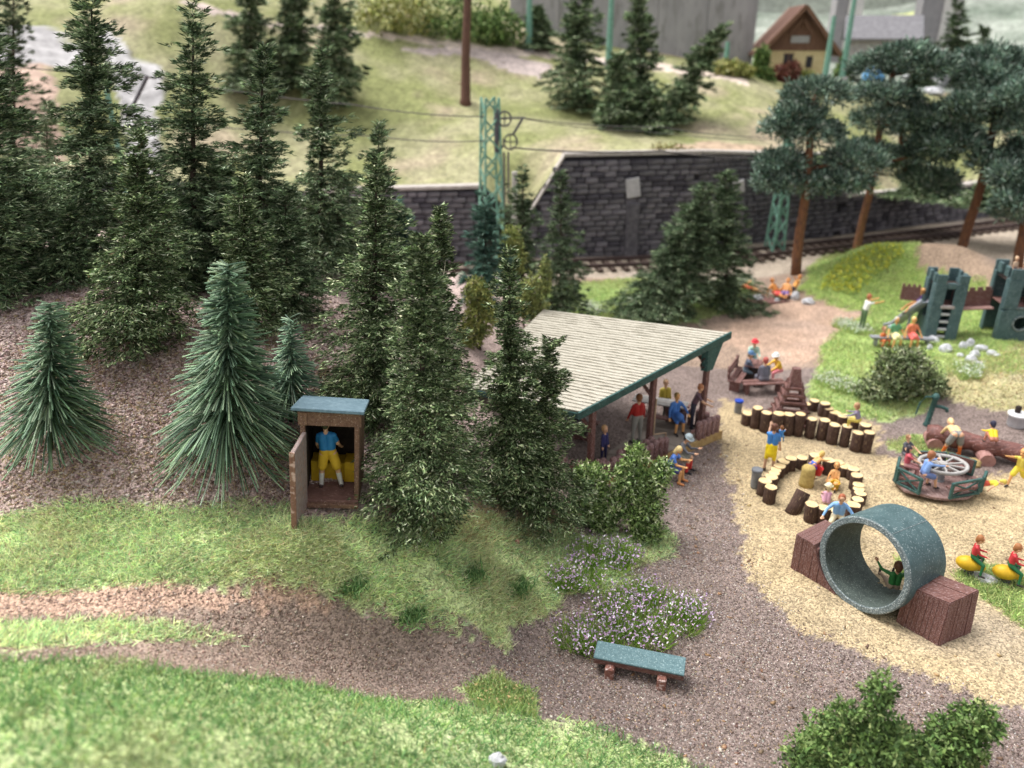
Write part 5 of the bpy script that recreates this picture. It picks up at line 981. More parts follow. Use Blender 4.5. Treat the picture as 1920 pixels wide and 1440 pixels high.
lattice(1453, 250, 458, 48.2, .35, .85, 'green lattice mast by the track behind the leftmost pine', .45)
for px, top, base, Y, lb in ((992, -30, 100, 67, 'plain green mast before the concrete wall, left one'), (1141, -30, 122, 66.5, 'plain green mast behind the large dark hill spruces'), (1546, 30, 150, 68, 'green mast in front of the cream house'), (1578, -30, 150, 70, 'green mast just right of the cream house'), (1358, 78, 146, 69, 'short pale green mast near the foot of the concrete wall')):
    b = gY(px, base, Y); h = ztop(top, Y)-b[2]; t2 = T('railway_mast', lb, 'mast', b, 0, 'green railway masts'); MB().tube([(0, 0, -1), (0, 0, h)], [.30, .17], 8).build('pole', GREENP, t2); MB().box((0, 0, .1), (.8, .8, .3)).build('base', PAL, t2)
b = gY(226, 300, 41); b[2] = .5; t = T('catenary_mast', 'dark catenary arm with leaning strut beside the tallest spruce', 'mast', b); lo2 = lambda px, py: gY(px, py, 41)-np.array(t.location)
MB().tube([(0, 0, 0), (0, 0, ztop(122, 41)-.5)], .14, 8).build('pole', GREENP, t)
MB().tube([lo2(277, 142), lo2(238, 222)], .085, 6).build('strut', DKM, t); MB().tube([lo2(226, 134), lo2(292, 147)], .06, 6).build('arm', PD, t); MB().tube([lo2(226, 213), lo2(276, 222)], .06, 6).build('arm', PD, t); MB().tube([lo2(276, 222), lo2(277, 232)], .12, 6).build('insulator', BRNH, t)
def wire(pts, Y, r, label):
    P = [gY(px, py, y) for (px, py), y in zip(pts, Y)]; q = []
    for a, c in zip(P[:-1], P[1:]):
        for f in np.linspace(0, 1, 9)[:-1]: p = a*(1-f)+c*f; p[2] -= .35*4*f*(1-f)*.4; q.append(p)
    q.append(P[-1]); o = MB().tube([p-P[0] for p in q], r, 5).build('overhead_wire', WIREM, None, P[0]); tag(o, label, 'wire', 'overhead wires above the railway')
wire([(-60, 112), (278, 143), (660, 196), (912, 219)], (41.5, 41, 42, 42.1), .028, 'upper overhead wire running left from the lattice mast')
wire([(-60, 198), (276, 224), (700, 255), (908, 264)], (41.5, 41, 42, 42.1), .028, 'lower overhead wire running left from the lattice mast')
wire([(985, 222), (1240, 238), (1460, 258), (1700, 300)], (42.1, 44, 47.6, 51), .026, 'upper overhead wire running right towards the pines')
wire([(960, 277), (1240, 283), (1460, 296), (1700, 330)], (42.1, 44, 47.6, 51), .045, 'rusty contact wire running right from the lower pulley')
wire([(985, 223), (1200, 245), (1460, 262)], (42.1, 43.5, 47.4), .02, 'thin stay wire between the two right wires')

# ------------------------------------------------------------------ play castle
def tower(px0, px1, base, top, zb, label, kind):
    a, c = gz(px0, base, zb), gz(px1, base, zb); a[2] = c[2] = min(H1(a[0], a[1]), H1(c[0], c[1])); w = np.linalg.norm(c-a); h = ztop(top, a[1])-a[2]; t = T('castle_tower', label, 'play castle', (a+c)/2, R(-9), 'towers of the play castle'); d = w*.95; th = .12
    def slab(nm, c, s): return MB().box(c, s, c0=.02).build(nm, GRNW, t)
    hb_ = h*.86
    slab('rear_wall', (0, d, hb_/2), (w, th, hb_))
    if kind == 0:
        slab('side_wall', (-w/2+th/2, d/2, hb_*.36/2), (th, d-th*1.1, hb_*.36)); slab('side_wall', (-w/2+th/2, d*.2, hb_*.68), (th, d*.25, hb_*.64)); slab('side_wall', (-w/2+th/2, d*.82, hb_*.68), (th, d*.22, hb_*.64)); slab('side_wall', (w/2-th/2, d/2, hb_/2), (th, d-th*1.1, hb_))
        j = w*.36
        slab('front_jamb', (-w/2+j/2, 0, hb_/2), (j, th, hb_)); slab('front_jamb', (w/2-j/2, 0, hb_/2), (j, th, hb_)); slab('lintel', (0, .004, hb_*.97), (w-2*j, th*.95, hb_*.06+.1))
        MB().box((0, -.03, hb_*.60), (w*.42, th*1.3, .13)).build('step', M('worn_pale_step', (.55, .5, .5), (.35, .28, .27), 6), t)
        for k in range(4): MB().box((0, 0, hb_*(.06+.135*k)), (w*.28, th*.9, .1)).build('rung', PGREY, t)
        MB().box((0, d*.5, hb_*.585), (w-2*th, d-2*th, .06)).build('platform', BRNH, t); MB().box((-.1, d*.75, hb_*.72), (.35, .1, .5)).build('panel', BRNH, t)
    else:
        r = w*.17; cz = hb_*.30; V = []; Fc = []; n = 24; lo_, hi_ = 0, hb_*.52
        pol = [(r*cos(2*pi*k/n), cz+r*sin(2*pi*k/n)) for k in range(n)]
        def sq(k):
            a_ = 2*pi*k/n; cx, sz = cos(a_), sin(a_); m = max(abs(cx)/(w/2), (sz/(hi_-cz)) if sz > 0 else (-sz/cz)); return (cx/m, cz+sz/m)
        V = [(x, y, z) for y in (-th/2, th/2) for x, z in pol] + [(*[q for q in (sq(k)[0], y, sq(k)[1])],) for y in (-th/2, th/2) for k in range(n)]
        for k in range(n): k2 = (k+1) % n; Fc += [(k, k2, 2*n+k2, 2*n+k), (n+k, 3*n+k, 3*n+k2, n+k2), (k, n+k, n+k2, k2), (2*n+k, 2*n+k2, 3*n+k2, 3*n+k)]
        MB().add(V, Fc).build('porthole_wall', GRNW, t); MB().tube([(r*1.08*cos(a_), -th/2-.02, cz+r*1.08*sin(a_)) for a_ in np.linspace(0, 2*pi, 25)], .05, 6, False).build('porthole_rim', RIM, t)
        j = w*.34; slab('front_jamb', (-w/2+j/2, 0, hb_*.76), (j, th, hb_*.48)); slab('front_jamb', (w/2-j/2, 0, hb_*.76), (j, th, hb_*.48)); slab('lintel', (0, .004, hb_*.94), (w-2*j, th*.95, hb_*.12)); MB().box((0, -.05, hb_*.545), (w*.4, .1, .08)).build('window_sill', RIM, t)
        slab('side_wall', (-w/2+th/2, d*.93, hb_/2), (th, d*.14, hb_)); slab('side_wall', (-w/2+th/2, d*.12, hb_/2), (th, d*.12, hb_)); slab('side_wall', (w/2-th/2, d/2, hb_/2), (th, d-th*1.1, hb_)); MB().box((0, d*.5, hb_*.55), (w-2*th, d-2*th, .06)).build('platform', BRNH, t)
    MB().box((0, d*.5, hb_*.93), (w-2*th, d-2*th, .05)).build('roof_deck', DKW, t)
    for x in (-w/2+w*.16, w/2-w*.16):
        for y in (0, d): slab('merlon', (x, y, hb_+(h-hb_)/2), (w*.31, th, h-hb_))
    for x in (-w/2+th/2, w/2-th/2):
        for y in (d*.28, d*.72): slab('merlon', (x, y, hb_+(h-hb_)/2), (th, w*.22, (h-hb_)*.97))
    return t, w, h, d
t1, w1, h1, d1_ = tower(1733, 1789, 636, 516, .75, 'green castle tower with ladder front and slide on its left side', 0)
t2, w2, h2, d2_ = tower(1866, 1940, 638, 506, .75, 'green castle tower with round porthole at the right edge of the photo', 1)
a, c = np.array(t1.location) + np.array([w1*.5, d1_*.75, h1*.40]), np.array(t2.location) + np.array([-w2*.5, d2_*.62, h2*.40])
t = T('bridge_walkway', 'brown crenellated bridge wall joining the two castle towers', 'footbridge', a); dv = c-a; L = np.linalg.norm(dv); du = dv/L
MB().bar((0, 0, 0), tuple(dv), .8, .07, roll=(0, 0, 1)).build('deck', M('pinkish_deck', (.45, .28, .25), (.3, .17, .15), 6), t)
MB().bar(np.array([0, -.0, .38]), dv+np.array([0, 0, .38]), .07, .7, roll=(0, 0, 1)).build('bridge_wall', BRNH, t)
for k in range(5): p = du*L*(k+.35)/5+np.array([0, 0, .80]); MB().bar(p-du*.11, p+du*.11, .07, .16, roll=(0, 0, 1)).build('merlon', BRNH, t)
p = np.array(t1.location) + np.array([-w1*.5, d1_*.8, h1*.5]); t = T('crenellated_panel', 'short brown crenellated wall panel left of the ladder tower', 'wall panel', p); MB().bar((-.05, 0, .3), (-.8, .25, .3), .08, .62, roll=(0, 0, 1)).build('panel', BRNH, t)
for k in range(4): MB().bar(np.array([-.1-.2*k, .03+.062*k, .66]), np.array([-.2-.2*k, .06+.062*k, .66]), .08, .12, roll=(0, 0, 1)).build('merlon', BRNH, t)
st_ = gz(1733, 557, H1(*t1.location[:2])+h1*.62); s0 = np.array(t1.location)+np.array([-w1*.5+.02, d1_*.45, h1*.53]); s1 = gp(1677, 618) + np.array([0, .2, .12]); t = T('slide', 'pale grey slide running down to the left from the ladder tower', 'slide', s0); dv = s1-s0; SLM = M('slide_grey', (.42, .43, .50), (.34, .35, .41), 3, .35, .05)
pr = [np.array([0, 0, .0]), dv*.12+np.array([0, 0, -.02]), dv*.5, dv*.86+np.array([0, 0, -.06]), dv+np.array([-.25, -.05, .0])]
for a, c in zip(pr[:-1], pr[1:]): MB().bar(a, c, .62, .05, roll=(0, 0, 1)).build('chute', SLM, t)
sdn = np.cross(unit(dv), [0, 0, 1]); sdn /= np.linalg.norm(sdn)
for s in (-1, 1): MB().tube([q+sdn*s*.31+np.array([0, 0, .1]) for q in pr], .07, 6).build('side_rail', SLM, t, smooth=True)
MB().bar(dv*.45+np.array([0, 0, -.05]), dv*.45*np.array([1, 1, 0])+np.array([0, 0, -s0[2]+H1(*(s0+dv*.45)[:2])-.1]), .09).build('support', SLM, t)

# ------------------------------------------------------------------ people
def paint(c): return M('paint_%02d_%02d_%02d' % tuple(int(k*99) for k in c), c, tuple(k*.86 for k in c), 9, .5, .06, spec=.3)
SK = (.74, .43, .27); SKO = (.76, .40, .16); TAN = (.62, .36, .2)
def cap_mesh(p0, p1, r0, r1, n=12):
    p0, p1 = np.array(p0, float), np.array(p1, float); d = p1-p0; L = np.linalg.norm(d)
    if L < 1e-5: d = np.array([0, 0, 1.]); L = 1e-5
    d = d/L; pts = []; rr = []
    for a in (-85, -60, -30, 0): pts.append(p0+d*r0*sin(R(a))); rr.append(r0*cos(R(a)))
    for a in (0, 30, 60, 85): pts.append(p1+d*r1*sin(R(a))); rr.append(r1*cos(R(a)))
    m = MB(); base = []
    u = np.array([0, 0, 1.]) if abs(d[2]) < .9 else np.array([1., 0, 0]); x = np.cross(u, d); x /= np.linalg.norm(x); y = np.cross(d, x); V = []
    for p, r in zip(pts, rr):
        for k in range(n): a = 2*pi*k/n; V.append(p+r*(cos(a)*x+sin(a)*y))
    Fc = [(i*n+k, i*n+(k+1) % n, (i+1)*n+(k+1) % n, (i+1)*n+k) for i in range(7) for k in range(n)] + [tuple(range(n))[::-1], tuple(7*n+k for k in range(n))]
    return V, Fc
PEND = []
def person(label, loc, az, s=1.0, hip=.90, lean=0, side=0, legs=((0, 4, 0), (0, 4, 0)), arms=((5, 8, 10), (5, 8, 10)), head=0, top=(.1, .2, .5), bot=(.1, .1, .2), hair=(.2, .1, .05), shoe=(.05, .04, .04), skin=SK, ls=False, lt=True, skirt=False, sock=None, hat=None, kid=False, tilt=None, z=None, group=None, vox=None, longhair=False, lying=0, fat=1.):
    # joints in metres, front = -Y; angles in degrees: leg (forward, splay, knee bend), arm (forward, out, elbow bend)
    hs = 1.28 if kid else 1.0; f = lambda a: np.array([0, -sin(R(a)), cos(R(a))]); pel = np.array([0, 0, hip]); td = f(lean); td = td + np.array([sin(R(side)), 0, 0]); td /= np.linalg.norm(td)
    sw = .165 if not kid else .15; neck = pel+td*.50; caps = []
    A = lambda p, q, r0, r1, tg: caps.append((np.array(p, float), np.array(q, float), r0, r1, tg))
    X = np.array([1., 0, 0])
    for sx in (-1, 1): A(pel+X*sx*.07+td*.02, pel+td*.09+X*sx*.065, .105*fat, .10*fat, 'bot'); A(pel+td*.14+X*sx*.065, neck-td*.08+X*sx*.085, .105*fat, .095, 'top')
    A(neck-td*.07-X*(sw-.03), neck-td*.07+X*(sw-.03), .068, .068, 'top'); A(neck-td*.06, neck+td*.08, .055, .05, 'skin')
    hd = f(lean*.45+head); hc_ = neck+td*.07+hd*.125*hs; fwd = np.array([0, -hd[2], hd[1]]); fwd = np.array([0, -cos(R(lean*.45+head)), -sin(R(lean*.45+head))])
    A(hc_-hd*.035*hs+fwd*.012, hc_+hd*.035*hs, .088*hs, .10*hs, 'skin'); A(hc_+fwd*.095*hs-hd*.015*hs, hc_+fwd*.11*hs-hd*.035*hs, .016*hs, .02*hs, 'skin')
    for sx in (-1, 1): A(hc_+X*sx*.098*hs-hd*.01, hc_+X*sx*.105*hs-hd*.03, .02, .02, 'skin')
    for i, (a, sp, k) in enumerate(legs):
        sx = -1 if i == 0 else 1; h0 = pel+X*sx*.09; d1 = np.array([sx*sin(R(sp)), -sin(R(a)), -cos(R(a))]); d1 /= np.linalg.norm(d1); kn = h0+d1*.43; b = a-k; d2 = np.array([sx*sin(R(sp*.6)), -sin(R(b)), -cos(R(b))]); d2 /= np.linalg.norm(d2); an = kn+d2*.41
        long_ = lt and not skirt; A(h0, kn, .098*fat, .066, 'bot' if long_ or skirt else 'skin'); A(kn, an, .062, .042, 'bot' if long_ else 'skin')
        if not long_ and not skirt: A(h0+d1*.05, h0+d1*.33, .115, .112, 'bot')
        if sock: A(kn+d2*.1, an, .062, .048, 'sock')
        ff = np.array([0, -1., 0]) if abs(b) < 60 else np.array([0, -cos(R(b))*.6, sin(R(b))*.9]); A(an-ff*.03, an+ff*.15+np.array([0, 0, -.03]) * (abs(b) < 60), .046, .038, 'shoe')
    if skirt:
        if abs(legs[0][0]) < 40: A(pel+td*.05, pel-np.array([0, 0, .22]), .13, .165, 'bot')
        else: A(pel, pel+np.array([0, -.36, .02]), .15, .15, 'bot')
    for i, (a, o, e) in enumerate(arms):
        sx = -1 if i == 0 else 1; s0 = neck-td*.07+X*sx*sw; d1 = np.array([sx*sin(R(o)), -sin(R(a))*cos(R(o)), -cos(R(a))*cos(R(o))]); el = s0+d1*.27; b = a+e; d2 = np.array([sx*sin(R(o*.5)), -sin(R(b))*cos(R(o*.5)), -cos(R(b))*cos(R(o*.5))]); d2 /= np.linalg.norm(d2); wr = el+d2*.24
        A(s0, s0+(el-s0)*.6, .058, .055, 'top'); A(s0, el, .055, .045, 'top' if ls else 'skin'); A(el, wr, .044, .032, 'top' if ls else 'skin')
        # palm, four fingers of unequal length, thumb from the side of the palm
        pn_ = np.cross(d2, X); pn_ /= np.linalg.norm(pn_)+1e-9; wd_ = np.cross(pn_, d2); A(wr, wr+d2*.06, .032, .036, 'skin')
        for k, fl_ in enumerate((.055, .068, .062, .046)):
            r0 = wr+d2*.075+wd_*(k-1.5)*.021; m1 = r0+d2*fl_*.55+pn_*.006; A(r0, m1, .0115, .0105, 'skin'); A(m1, m1+d2*fl_*.42+pn_*.022, .0105, .009, 'skin')
        A(wr+d2*.02-wd_*.03*sx, wr+d2*.065-wd_*.062*sx, .014, .012, 'skin'); A(wr+d2*.065-wd_*.062*sx, wr+d2*.09-wd_*.066*sx+pn_*.015, .012, .010, 'skin')
    Mr = Matrix.Rotation(R(lying), 3, 'X'); rot = lambda p: np.array(Mr @ Vector(p))
    if lying: caps[:] = [(rot(p), rot(q), r0, r1, tg) for p, q, r0, r1, tg in caps]; hc_, hd, fwd = rot(hc_), rot(hd), rot(fwd)
    mz = min(min(p[2]-r0, q[2]-r1) for p, q, r0, r1, tg in caps); off = np.array([0, 0, -mz])
    caps = [((p+off)*s, (q+off)*s, r0*s, r1*s, tg) for p, q, r0, r1, tg in caps]; hc_ = (hc_+off)*s; hs *= s
    m = MB()
    for p, q, r0, r1, tg in caps: v, fc = cap_mesh(p, q, r0, r1); m.add(v, fc)
    me = m.mesh('person', None); o = link('person', me, None, np.array(loc) if z is None else (loc[0], loc[1], z), (tilt[0], tilt[1], R(az)) if tilt else (0, 0, R(az)))
    md = o.modifiers.new('r', 'REMESH'); md.mode = 'VOXEL'; md.voxel_size = vox or .021*s; md.use_smooth_shade = True; m2 = o.modifiers.new('s', 'SMOOTH'); m2.factor = .5; m2.iterations = 2
    tag(o, label, 'person', group)
    mats = dict(skin=paint(skin), top=paint(top), bot=paint(bot), shoe=paint(shoe), sock=paint(sock or skin), eye=paint((.03, .02, .02)), lip=paint((.5, .16, .12)))
    eyes = [hc_+fwd*.092*hs+X*sx*.036*hs+hd*.012*hs for sx in (-1, 1)]; PEND.append((o, caps, mats, eyes, hc_+fwd*.095*hs-hd*.055*hs, hs, (hc_-hd*.02*hs, hc_+hd*.04*hs, .1*hs)))
    if hair:
        hm = MB(); v, fc = cap_mesh(hc_+hd*.035*hs-fwd*.018*hs, hc_+hd*.05*hs-fwd*.03*hs, .112*hs, .102*hs, 14); hm.add(v, fc); v, fc = cap_mesh(hc_+hd*.0*hs-fwd*.045*hs, hc_-hd*(.05 if not longhair else .16)*hs-fwd*.05*hs, .09*hs, .075*hs, 12); hm.add(v, fc)
        ho = hm.build('hair', paint(hair), o, smooth=True); md = ho.modifiers.new('r', 'REMESH'); md.mode = 'VOXEL'; md.voxel_size = .022*hs; md.use_smooth_shade = True; PEND.append((ho, None, None, None, None, hs, None))
    if hat:
        rt = Vector((0, 0, 1)).rotation_difference(Vector(hd)).to_euler(); MB().lathe([(.125*hs, 0), (.125*hs, .02), (.118*hs, .06*hs), (.09*hs, .11*hs), (.04*hs, .135*hs), (0, .14*hs)], 14).build('hat', paint(hat), o, hc_+hd*.05*hs, rt, smooth=True)
        MB().lathe([(.13*hs, 0), (.17*hs, .01), (.1*hs, .025)], 14).build('hat_brim', paint(tuple(k*.8 for k in hat)), o, hc_+hd*.05*hs+fwd*.03*hs, rt)
    return o
def finish_people():
    bpy.context.view_layer.update(); dg = bpy.context.evaluated_depsgraph_get(); res = []
    for p in PEND: res.append(bpy.data.meshes.new_from_object(p[0].evaluated_get(dg)))
    for p, me in zip(PEND, res):
        o, caps, mats, eyes, lip, hs, hd = p; old = o.data; mt = old.materials[0] if len(old.materials) else None; o.modifiers.clear(); o.data = me; me.name = o.name.split('.')[0]
        n = len(me.polygons); me.polygons.foreach_set('use_smooth', np.ones(n, bool))
        if caps is None: 
            me.materials.clear(); me.materials.append(mt); continue
        me.materials.clear(); keys = list(mats)
        for k in keys: me.materials.append(mats[k])
        c = np.empty(n*3, np.float32); me.polygons.foreach_get('center', c); c = c.reshape(-1, 3); best = np.full(n, 9.); idx = np.zeros(n, np.int32)
        for a, b, r0, r1, tg in caps:
            d = b-a; t = np.clip(((c-a) @ d)/(d @ d+1e-9), 0, 1); e = np.linalg.norm(c-a-t[:, None]*d, axis=1)-(r0+(r1-r0)*t) - (.004 if tg in ('sock', 'shoe') else 0); k = e < best; best[k] = e[k]; idx[k] = keys.index(tg)
        for e in eyes: idx[np.linalg.norm(c-e, axis=1) < .017*hs] = keys.index('eye')
        idx[np.linalg.norm((c-lip)*np.array([.6, 1, 1.6]), axis=1) < .016*hs] = keys.index('lip')
        me.polygons.foreach_set('material_index', idx)
SIT = ((82, 6, 80), (82, 6, 84)); SITF = ((88, 8, 10), (86, 8, 14)); SQ = ((115, 14, 125), (112, 14, 122))
oz = 3.62+.12
person('man in blue top and yellow shorts standing in the outhouse with his back turned', np.array(O.matrix_basis @ Vector((-.02, -.20, .12))), math.degrees(oa)+180, .98, legs=((0, 11, 0), (2, 12, 0)), arms=((18, 12, 30), (18, 12, 30)), head=22, top=(.03, .22, .50), bot=(.72, .46, .04), hair=(.07, .07, .03), shoe=(.06, .04, .04), sock=(.7, .68, .64), lt=False, vox=.015, fat=1.12)
w_ = person('woman in blue top and yellow skirt standing by the sandbox, holding a small child', gz(1440, 884, 0), 150, 1.0, arms=((10, 10, 10), (70, 5, 75)), top=(.06, .22, .55), bot=(.80, .60, .02), hair=(.14, .06, .04), skirt=True, skin=(.6, .36, .24), vox=.016)
person('small child in blue carried on the arm of the woman in the yellow skirt', gz(1440, 884, 0) + np.array([.24, .03, .98]), 150, .42, hip=.6, legs=((70, 8, 70), (60, 8, 60)), arms=((70, 5, 20), (60, 5, 30)), top=(.08, .28, .62), bot=(.10, .3, .6), hair=(.25, .11, .05), kid=True, ls=True)
person('man with grey cap sitting on the step in front of the pavilion fence', gz(1277, 885, .0) + np.array([-.12, .22, 0]), 58, 1.0, hip=.45, lean=24, legs=((80, 4, 84), (80, 4, 80)), arms=((50, 6, 50), (45, 6, 60)), head=16, top=(.14, .14, .16), bot=(.24, .23, .19), hair=(.04, .035, .03), sock=(.65, .06, .05), shoe=(.02, .02, .025), hat=(.42, .50, .54), ls=True, lt=False, vox=.016)
person('blond woman in blue with bare legs sitting half behind the green bush', gz(1258, 900, .0) + np.array([-.1, .0, 0]), 62, .95, hip=.45, lean=22, legs=((78, 4, 78), (80, 4, 74)), arms=((30, 6, 60), (40, 6, 60)), head=22, top=(.10, .22, .62), bot=(.06, .08, .25), hair=(.80, .62, .30), skin=SKO, shoe=(.75, .3, .12), lt=False, longhair=True, vox=.016)
person('person in a red coat and grey trousers standing in the pavilion', gz(1192, 831, FZ), 200, 1.05, top=(.50, .035, .03), bot=(.36, .35, .32), hair=(.35, .16, .07), ls=True, arms=((8, 16, 10), (10, 16, 12)), fat=1.15)
person('woman in a blue dress sitting on the bench behind the middle post', gz(1263, 808, FZ) + np.array([0, .1, 0]), 20, .98, hip=.5, lean=6, legs=((70, 5, 72), (70, 5, 70)), arms=((8, 20, 15), (20, 38, 8)), top=(.07, .20, .55), bot=(.06, .16, .45), hair=(.30, .2, .07), skin=SKO, skirt=True, ls=True)
person('ginger haired woman in dark vest leaning on the fence at the right pavilion corner', gz(1296, 803, FZ), 75, 1.0, lean=18, arms=((40, 5, 30), (40, 5, 30)), top=(.14, .08, .10), bot=(.04, .04, .06), hair=(.50, .21, .10))
person('person in a mustard top seated at the far table in the pavilion', gz(1238, 785, FZ) + np.array([.2, .5, 0]), 10, .95, hip=.5, legs=SIT, top=(.55, .43, .06), bot=(.1, .1, .1), hair=(.2, .13, .06), ls=True)
person('blond child in navy standing beside the front pavilion post', gz(1131, 866, FZ), 40, .72, hip=.88, top=(.04, .04, .14), bot=(.04, .04, .12), hair=(.72, .45, .22), kid=True, ls=True)
person('person in dark red standing in the shade behind the blond child', gz(1150, 838, FZ)+uv*1.3, 190, 1.0, top=(.25, .03, .04), bot=(.05, .03, .05), hair=(.08, .05, .04), ls=True)
# sandbox
person('man in light blue sweater sitting on a log behind the pipe tunnel', gz(1572, 1003, .05) + np.array([0, .25, 0]), -20, .95, hip=.5, lean=10, legs=((88, 16, 82), (86, 14, 86)), arms=((30, 42, 25), (30, 42, 25)), head=22, top=(.24, .46, .80), bot=(.70, .60, .40), hair=(.38, .11, .05), skin=SK, ls=True, vox=.015)
person('child in blue trunks bending over the sand tower with the red bucket', gz(1519, 898, .05), 120, .62, lean=66, legs=((12, 8, 12), (-8, 8, 5)), arms=((70, 10, 10), (60, 10, 10)), top=SKO, bot=(.05, .14, .6), hair=(.75, .50, .16), skin=SKO, lt=False, kid=True)
person('suntanned child sitting on the sand by the yellow bucket', gz(1562, 908, .02), -30, .66, hip=.1, lean=-12, legs=SITF, arms=((35, 20, 10), (40, 10, 10)), top=SKO, bot=SKO, hair=(.55, .22, .08), skin=SKO, lt=False, kid=True)
person('child in pink with a pale sun hat crouching by the near rim of the sandbox', gz(1548, 948, .02), 160, .62, hip=.1, lean=14, legs=SITF, arms=((50, 10, 20), (50, 10, 20)), top=(.78, .42, .55), bot=(.7, .4, .5), hair=(.7, .55, .3), hat=(.82, .76, .52), kid=True)
person('child in grey purple shirt perched on the right end of the log palisade', gz(1610, 818, .5) + np.array([0, .2, 0]), 230, .7, hip=.3, lean=20, legs=SIT, arms=((60, 10, 20), (50, 10, 20)), top=(.25, .22, .32), bot=(.60, .48, .10), hair=(.40, .22, .12), kid=True, ls=True, z=.62)
# tunnel, riders
tk_ = pc + pn*1.12 + pt_*.30; person('brown haired child in green sitting in the pipe with both arms raised', np.array([tk_[0], tk_[1], pc[2]+pn[2]*1.12-RI+.04]), 168, .86, hip=.12, lean=-2, legs=SITF, arms=((120, 62, 30), (118, 62, 32)), top=(.03, .16, .04), bot=(.30, .22, .16), hair=(.13, .055, .03), skin=(.5, .26, .16), ls=True, kid=True, vox=.014)
for px, py, lb, lb2, az in ((1815, 1076, 'red shirted boy on the rear yellow spring rider', 'rear yellow spring rider nearer the pipe tunnel', 62), (1884, 1092, 'red shirted boy on the front yellow spring rider at the right edge', 'front yellow spring rider nearest the right edge', 68)):
    b = gz(px, py, 0); b[2] = H1(b[0], b[1]); t = T('spring_rider', lb2, 'spring rider', b, R(az), 'yellow spring riders')
    MB().tube([(.10*cos(k*.9), .10*sin(k*.9), -.02+k*.011) for k in range(22)], .02, 5).build('spring', DKM, t); MB().ell((0, .06, .34), (.20, .30, .19), 9, 14, 0).build('seat_body', YELP, t, smooth=True); MB().ell((0, -.22, .30), (.10, .13, .10), 8, 10).build('nose', YELP, t, smooth=True); MB().bar((-.16, -.2, .5), (.16, -.2, .5), .035).build('handle', DKM, t)
    person(lb, b, az, .70, hip=.42, lean=4, legs=((62, 22, 66), (62, 22, 66)), arms=((30, 6, 50), (30, 6, 50)), head=14, top=(.52, .04, .05), bot=(.02, .13, .05), hair=(.36, .15, .06), ls=True, kid=True, z=b[2]+.14, vox=.014)
o = MB().ell((0, 0, 0), (.34, .2, .12), 6, 10, .4, 5).build('rock', STONE, None, gp(1848, 1086), (0, 0, -.5)); tag(o, 'flat whitish rock lying between the two spring riders', 'rock')
# carousel
cz_ = c_[2]+.24
person('dark haired person in red seated at the left railing of the carousel', gz(1700, 898, .25) + np.array([0, .2, 0]), 70, .8, hip=.42, legs=SIT, arms=((60, 5, 10), (50, 5, 10)), top=(.55, .10, .13), bot=(.6, .3, .3), hair=(.06, .05, .06), longhair=True, z=cz_+.0)
person('brown haired child in light blue reaching for the carousel wheel', gz(1725, 915, .25), 100, .84, hip=.46, lean=14, legs=((70, 8, 62), (66, 8, 66)), arms=((80, 12, 5), (85, 12, 5)), top=(.22, .36, .70), bot=(.14, .2, .42), hair=(.34, .14, .07), ls=True, lt=False, kid=True, z=cz_)
person('person in dark top seated at the rear left of the carousel', gz(1708, 884, .25) + np.array([0, .55, 0]), 20, .75, hip=.42, legs=SIT, top=(.08, .08, .1), bot=(.1, .1, .12), hair=(.3, .15, .08), arms=((50, 10, 10), (60, 10, 10)), z=cz_)
person('child in orange and yellow lying on the carousel floor behind the right railing', gz(1812, 912, .3), 80, .6, lean=0, lying=80, legs=((10, 8, 20), (-5, 8, 5)), arms=((20, 20, 20), (20, 20, 20)), top=(.75, .62, .06), bot=(.62, .09, .05), hair=(.6, .45, .08), kid=True, z=cz_+.02)
# log
person('man in beige shirt, grey shorts and orange socks bending over the long log', gz(1784, 859, 0), 172, 1.0, lean=84, legs=((12, 16, 4), (12, 16, 2)), arms=((28, 14, 6), (28, 14, 6)), head=25, top=(.78, .56, .28), bot=(.25, .25, .24), hair=(.78, .56, .3), sock=(.72, .16, .03), shoe=(.72, .18, .04), lt=False, ls=True, fat=1.1)
person('child in yellow shirt and black hair crouching on top of the long log', gz(1862, 832, .78), 170, .72, hip=.3, lean=48, legs=SQ, arms=((70, 12, 10), (60, 12, 10)), top=(.82, .60, .03), bot=(.45, .18, .12), hair=(.03, .03, .06), kid=True, ls=True, z=.70)
person('running child in yellow with orange hair at the right edge by the carousel', gz(1903, 912, 0), -65, .78, lean=8, legs=((32, 4, 24), (-24, 4, 30)), arms=((95, 25, 10), (-30, 25, 30)), top=(.72, .58, .1), bot=(.78, .62, .06), hair=(.72, .25, .05), skin=SKO, lt=False, kid=True)
# picnic group by the path
def slatbench(px, py, az, label, back):
    b = gp(px, py); t = T('slatted_bench', label, 'bench', b, R(az), 'benches by the path')
    for k in (-.14, .14): MB().box((0, k, .45), (1.7, .22, .06)).build('seat_slat', BRNH, t)
    for s in (-.65, .65): MB().box((s, 0, .21), (.12, .4, .42)).build('leg', BRN, t)
    if back:
        for z in (.68, .9): MB().box((0, .26, z), (1.7, .06, .15)).build('back_slat', BRNH, t)
        for s in (-.65, .65): MB().bar((s, .24, .4), (s, .28, 1.0), .09).build('back_post', BRN, t)
    return t
slatbench(1383, 722, 62, 'brown slatted bench with backrest at the left of the resting group', True); slatbench(1428, 736, 185, 'brown backless bench seen from behind in the resting group', False)
t = table(1410, 712, .1, .9, 'small brown table between the two outdoor benches', R(60), 0, True); t['group'] = 'benches by the path'
person('dark clothed person with blue cap on the left bench of the resting group', gp(1388, 718) + np.array([.15, .05, 0]), 80, 1.0, hip=.5, lean=12, legs=SIT, arms=((40, 8, 50), (40, 8, 50)), top=(.09, .11, .16), bot=(.12, .17, .21), hair=(.4, .3, .2), hat=(.10, .20, .36), ls=True)
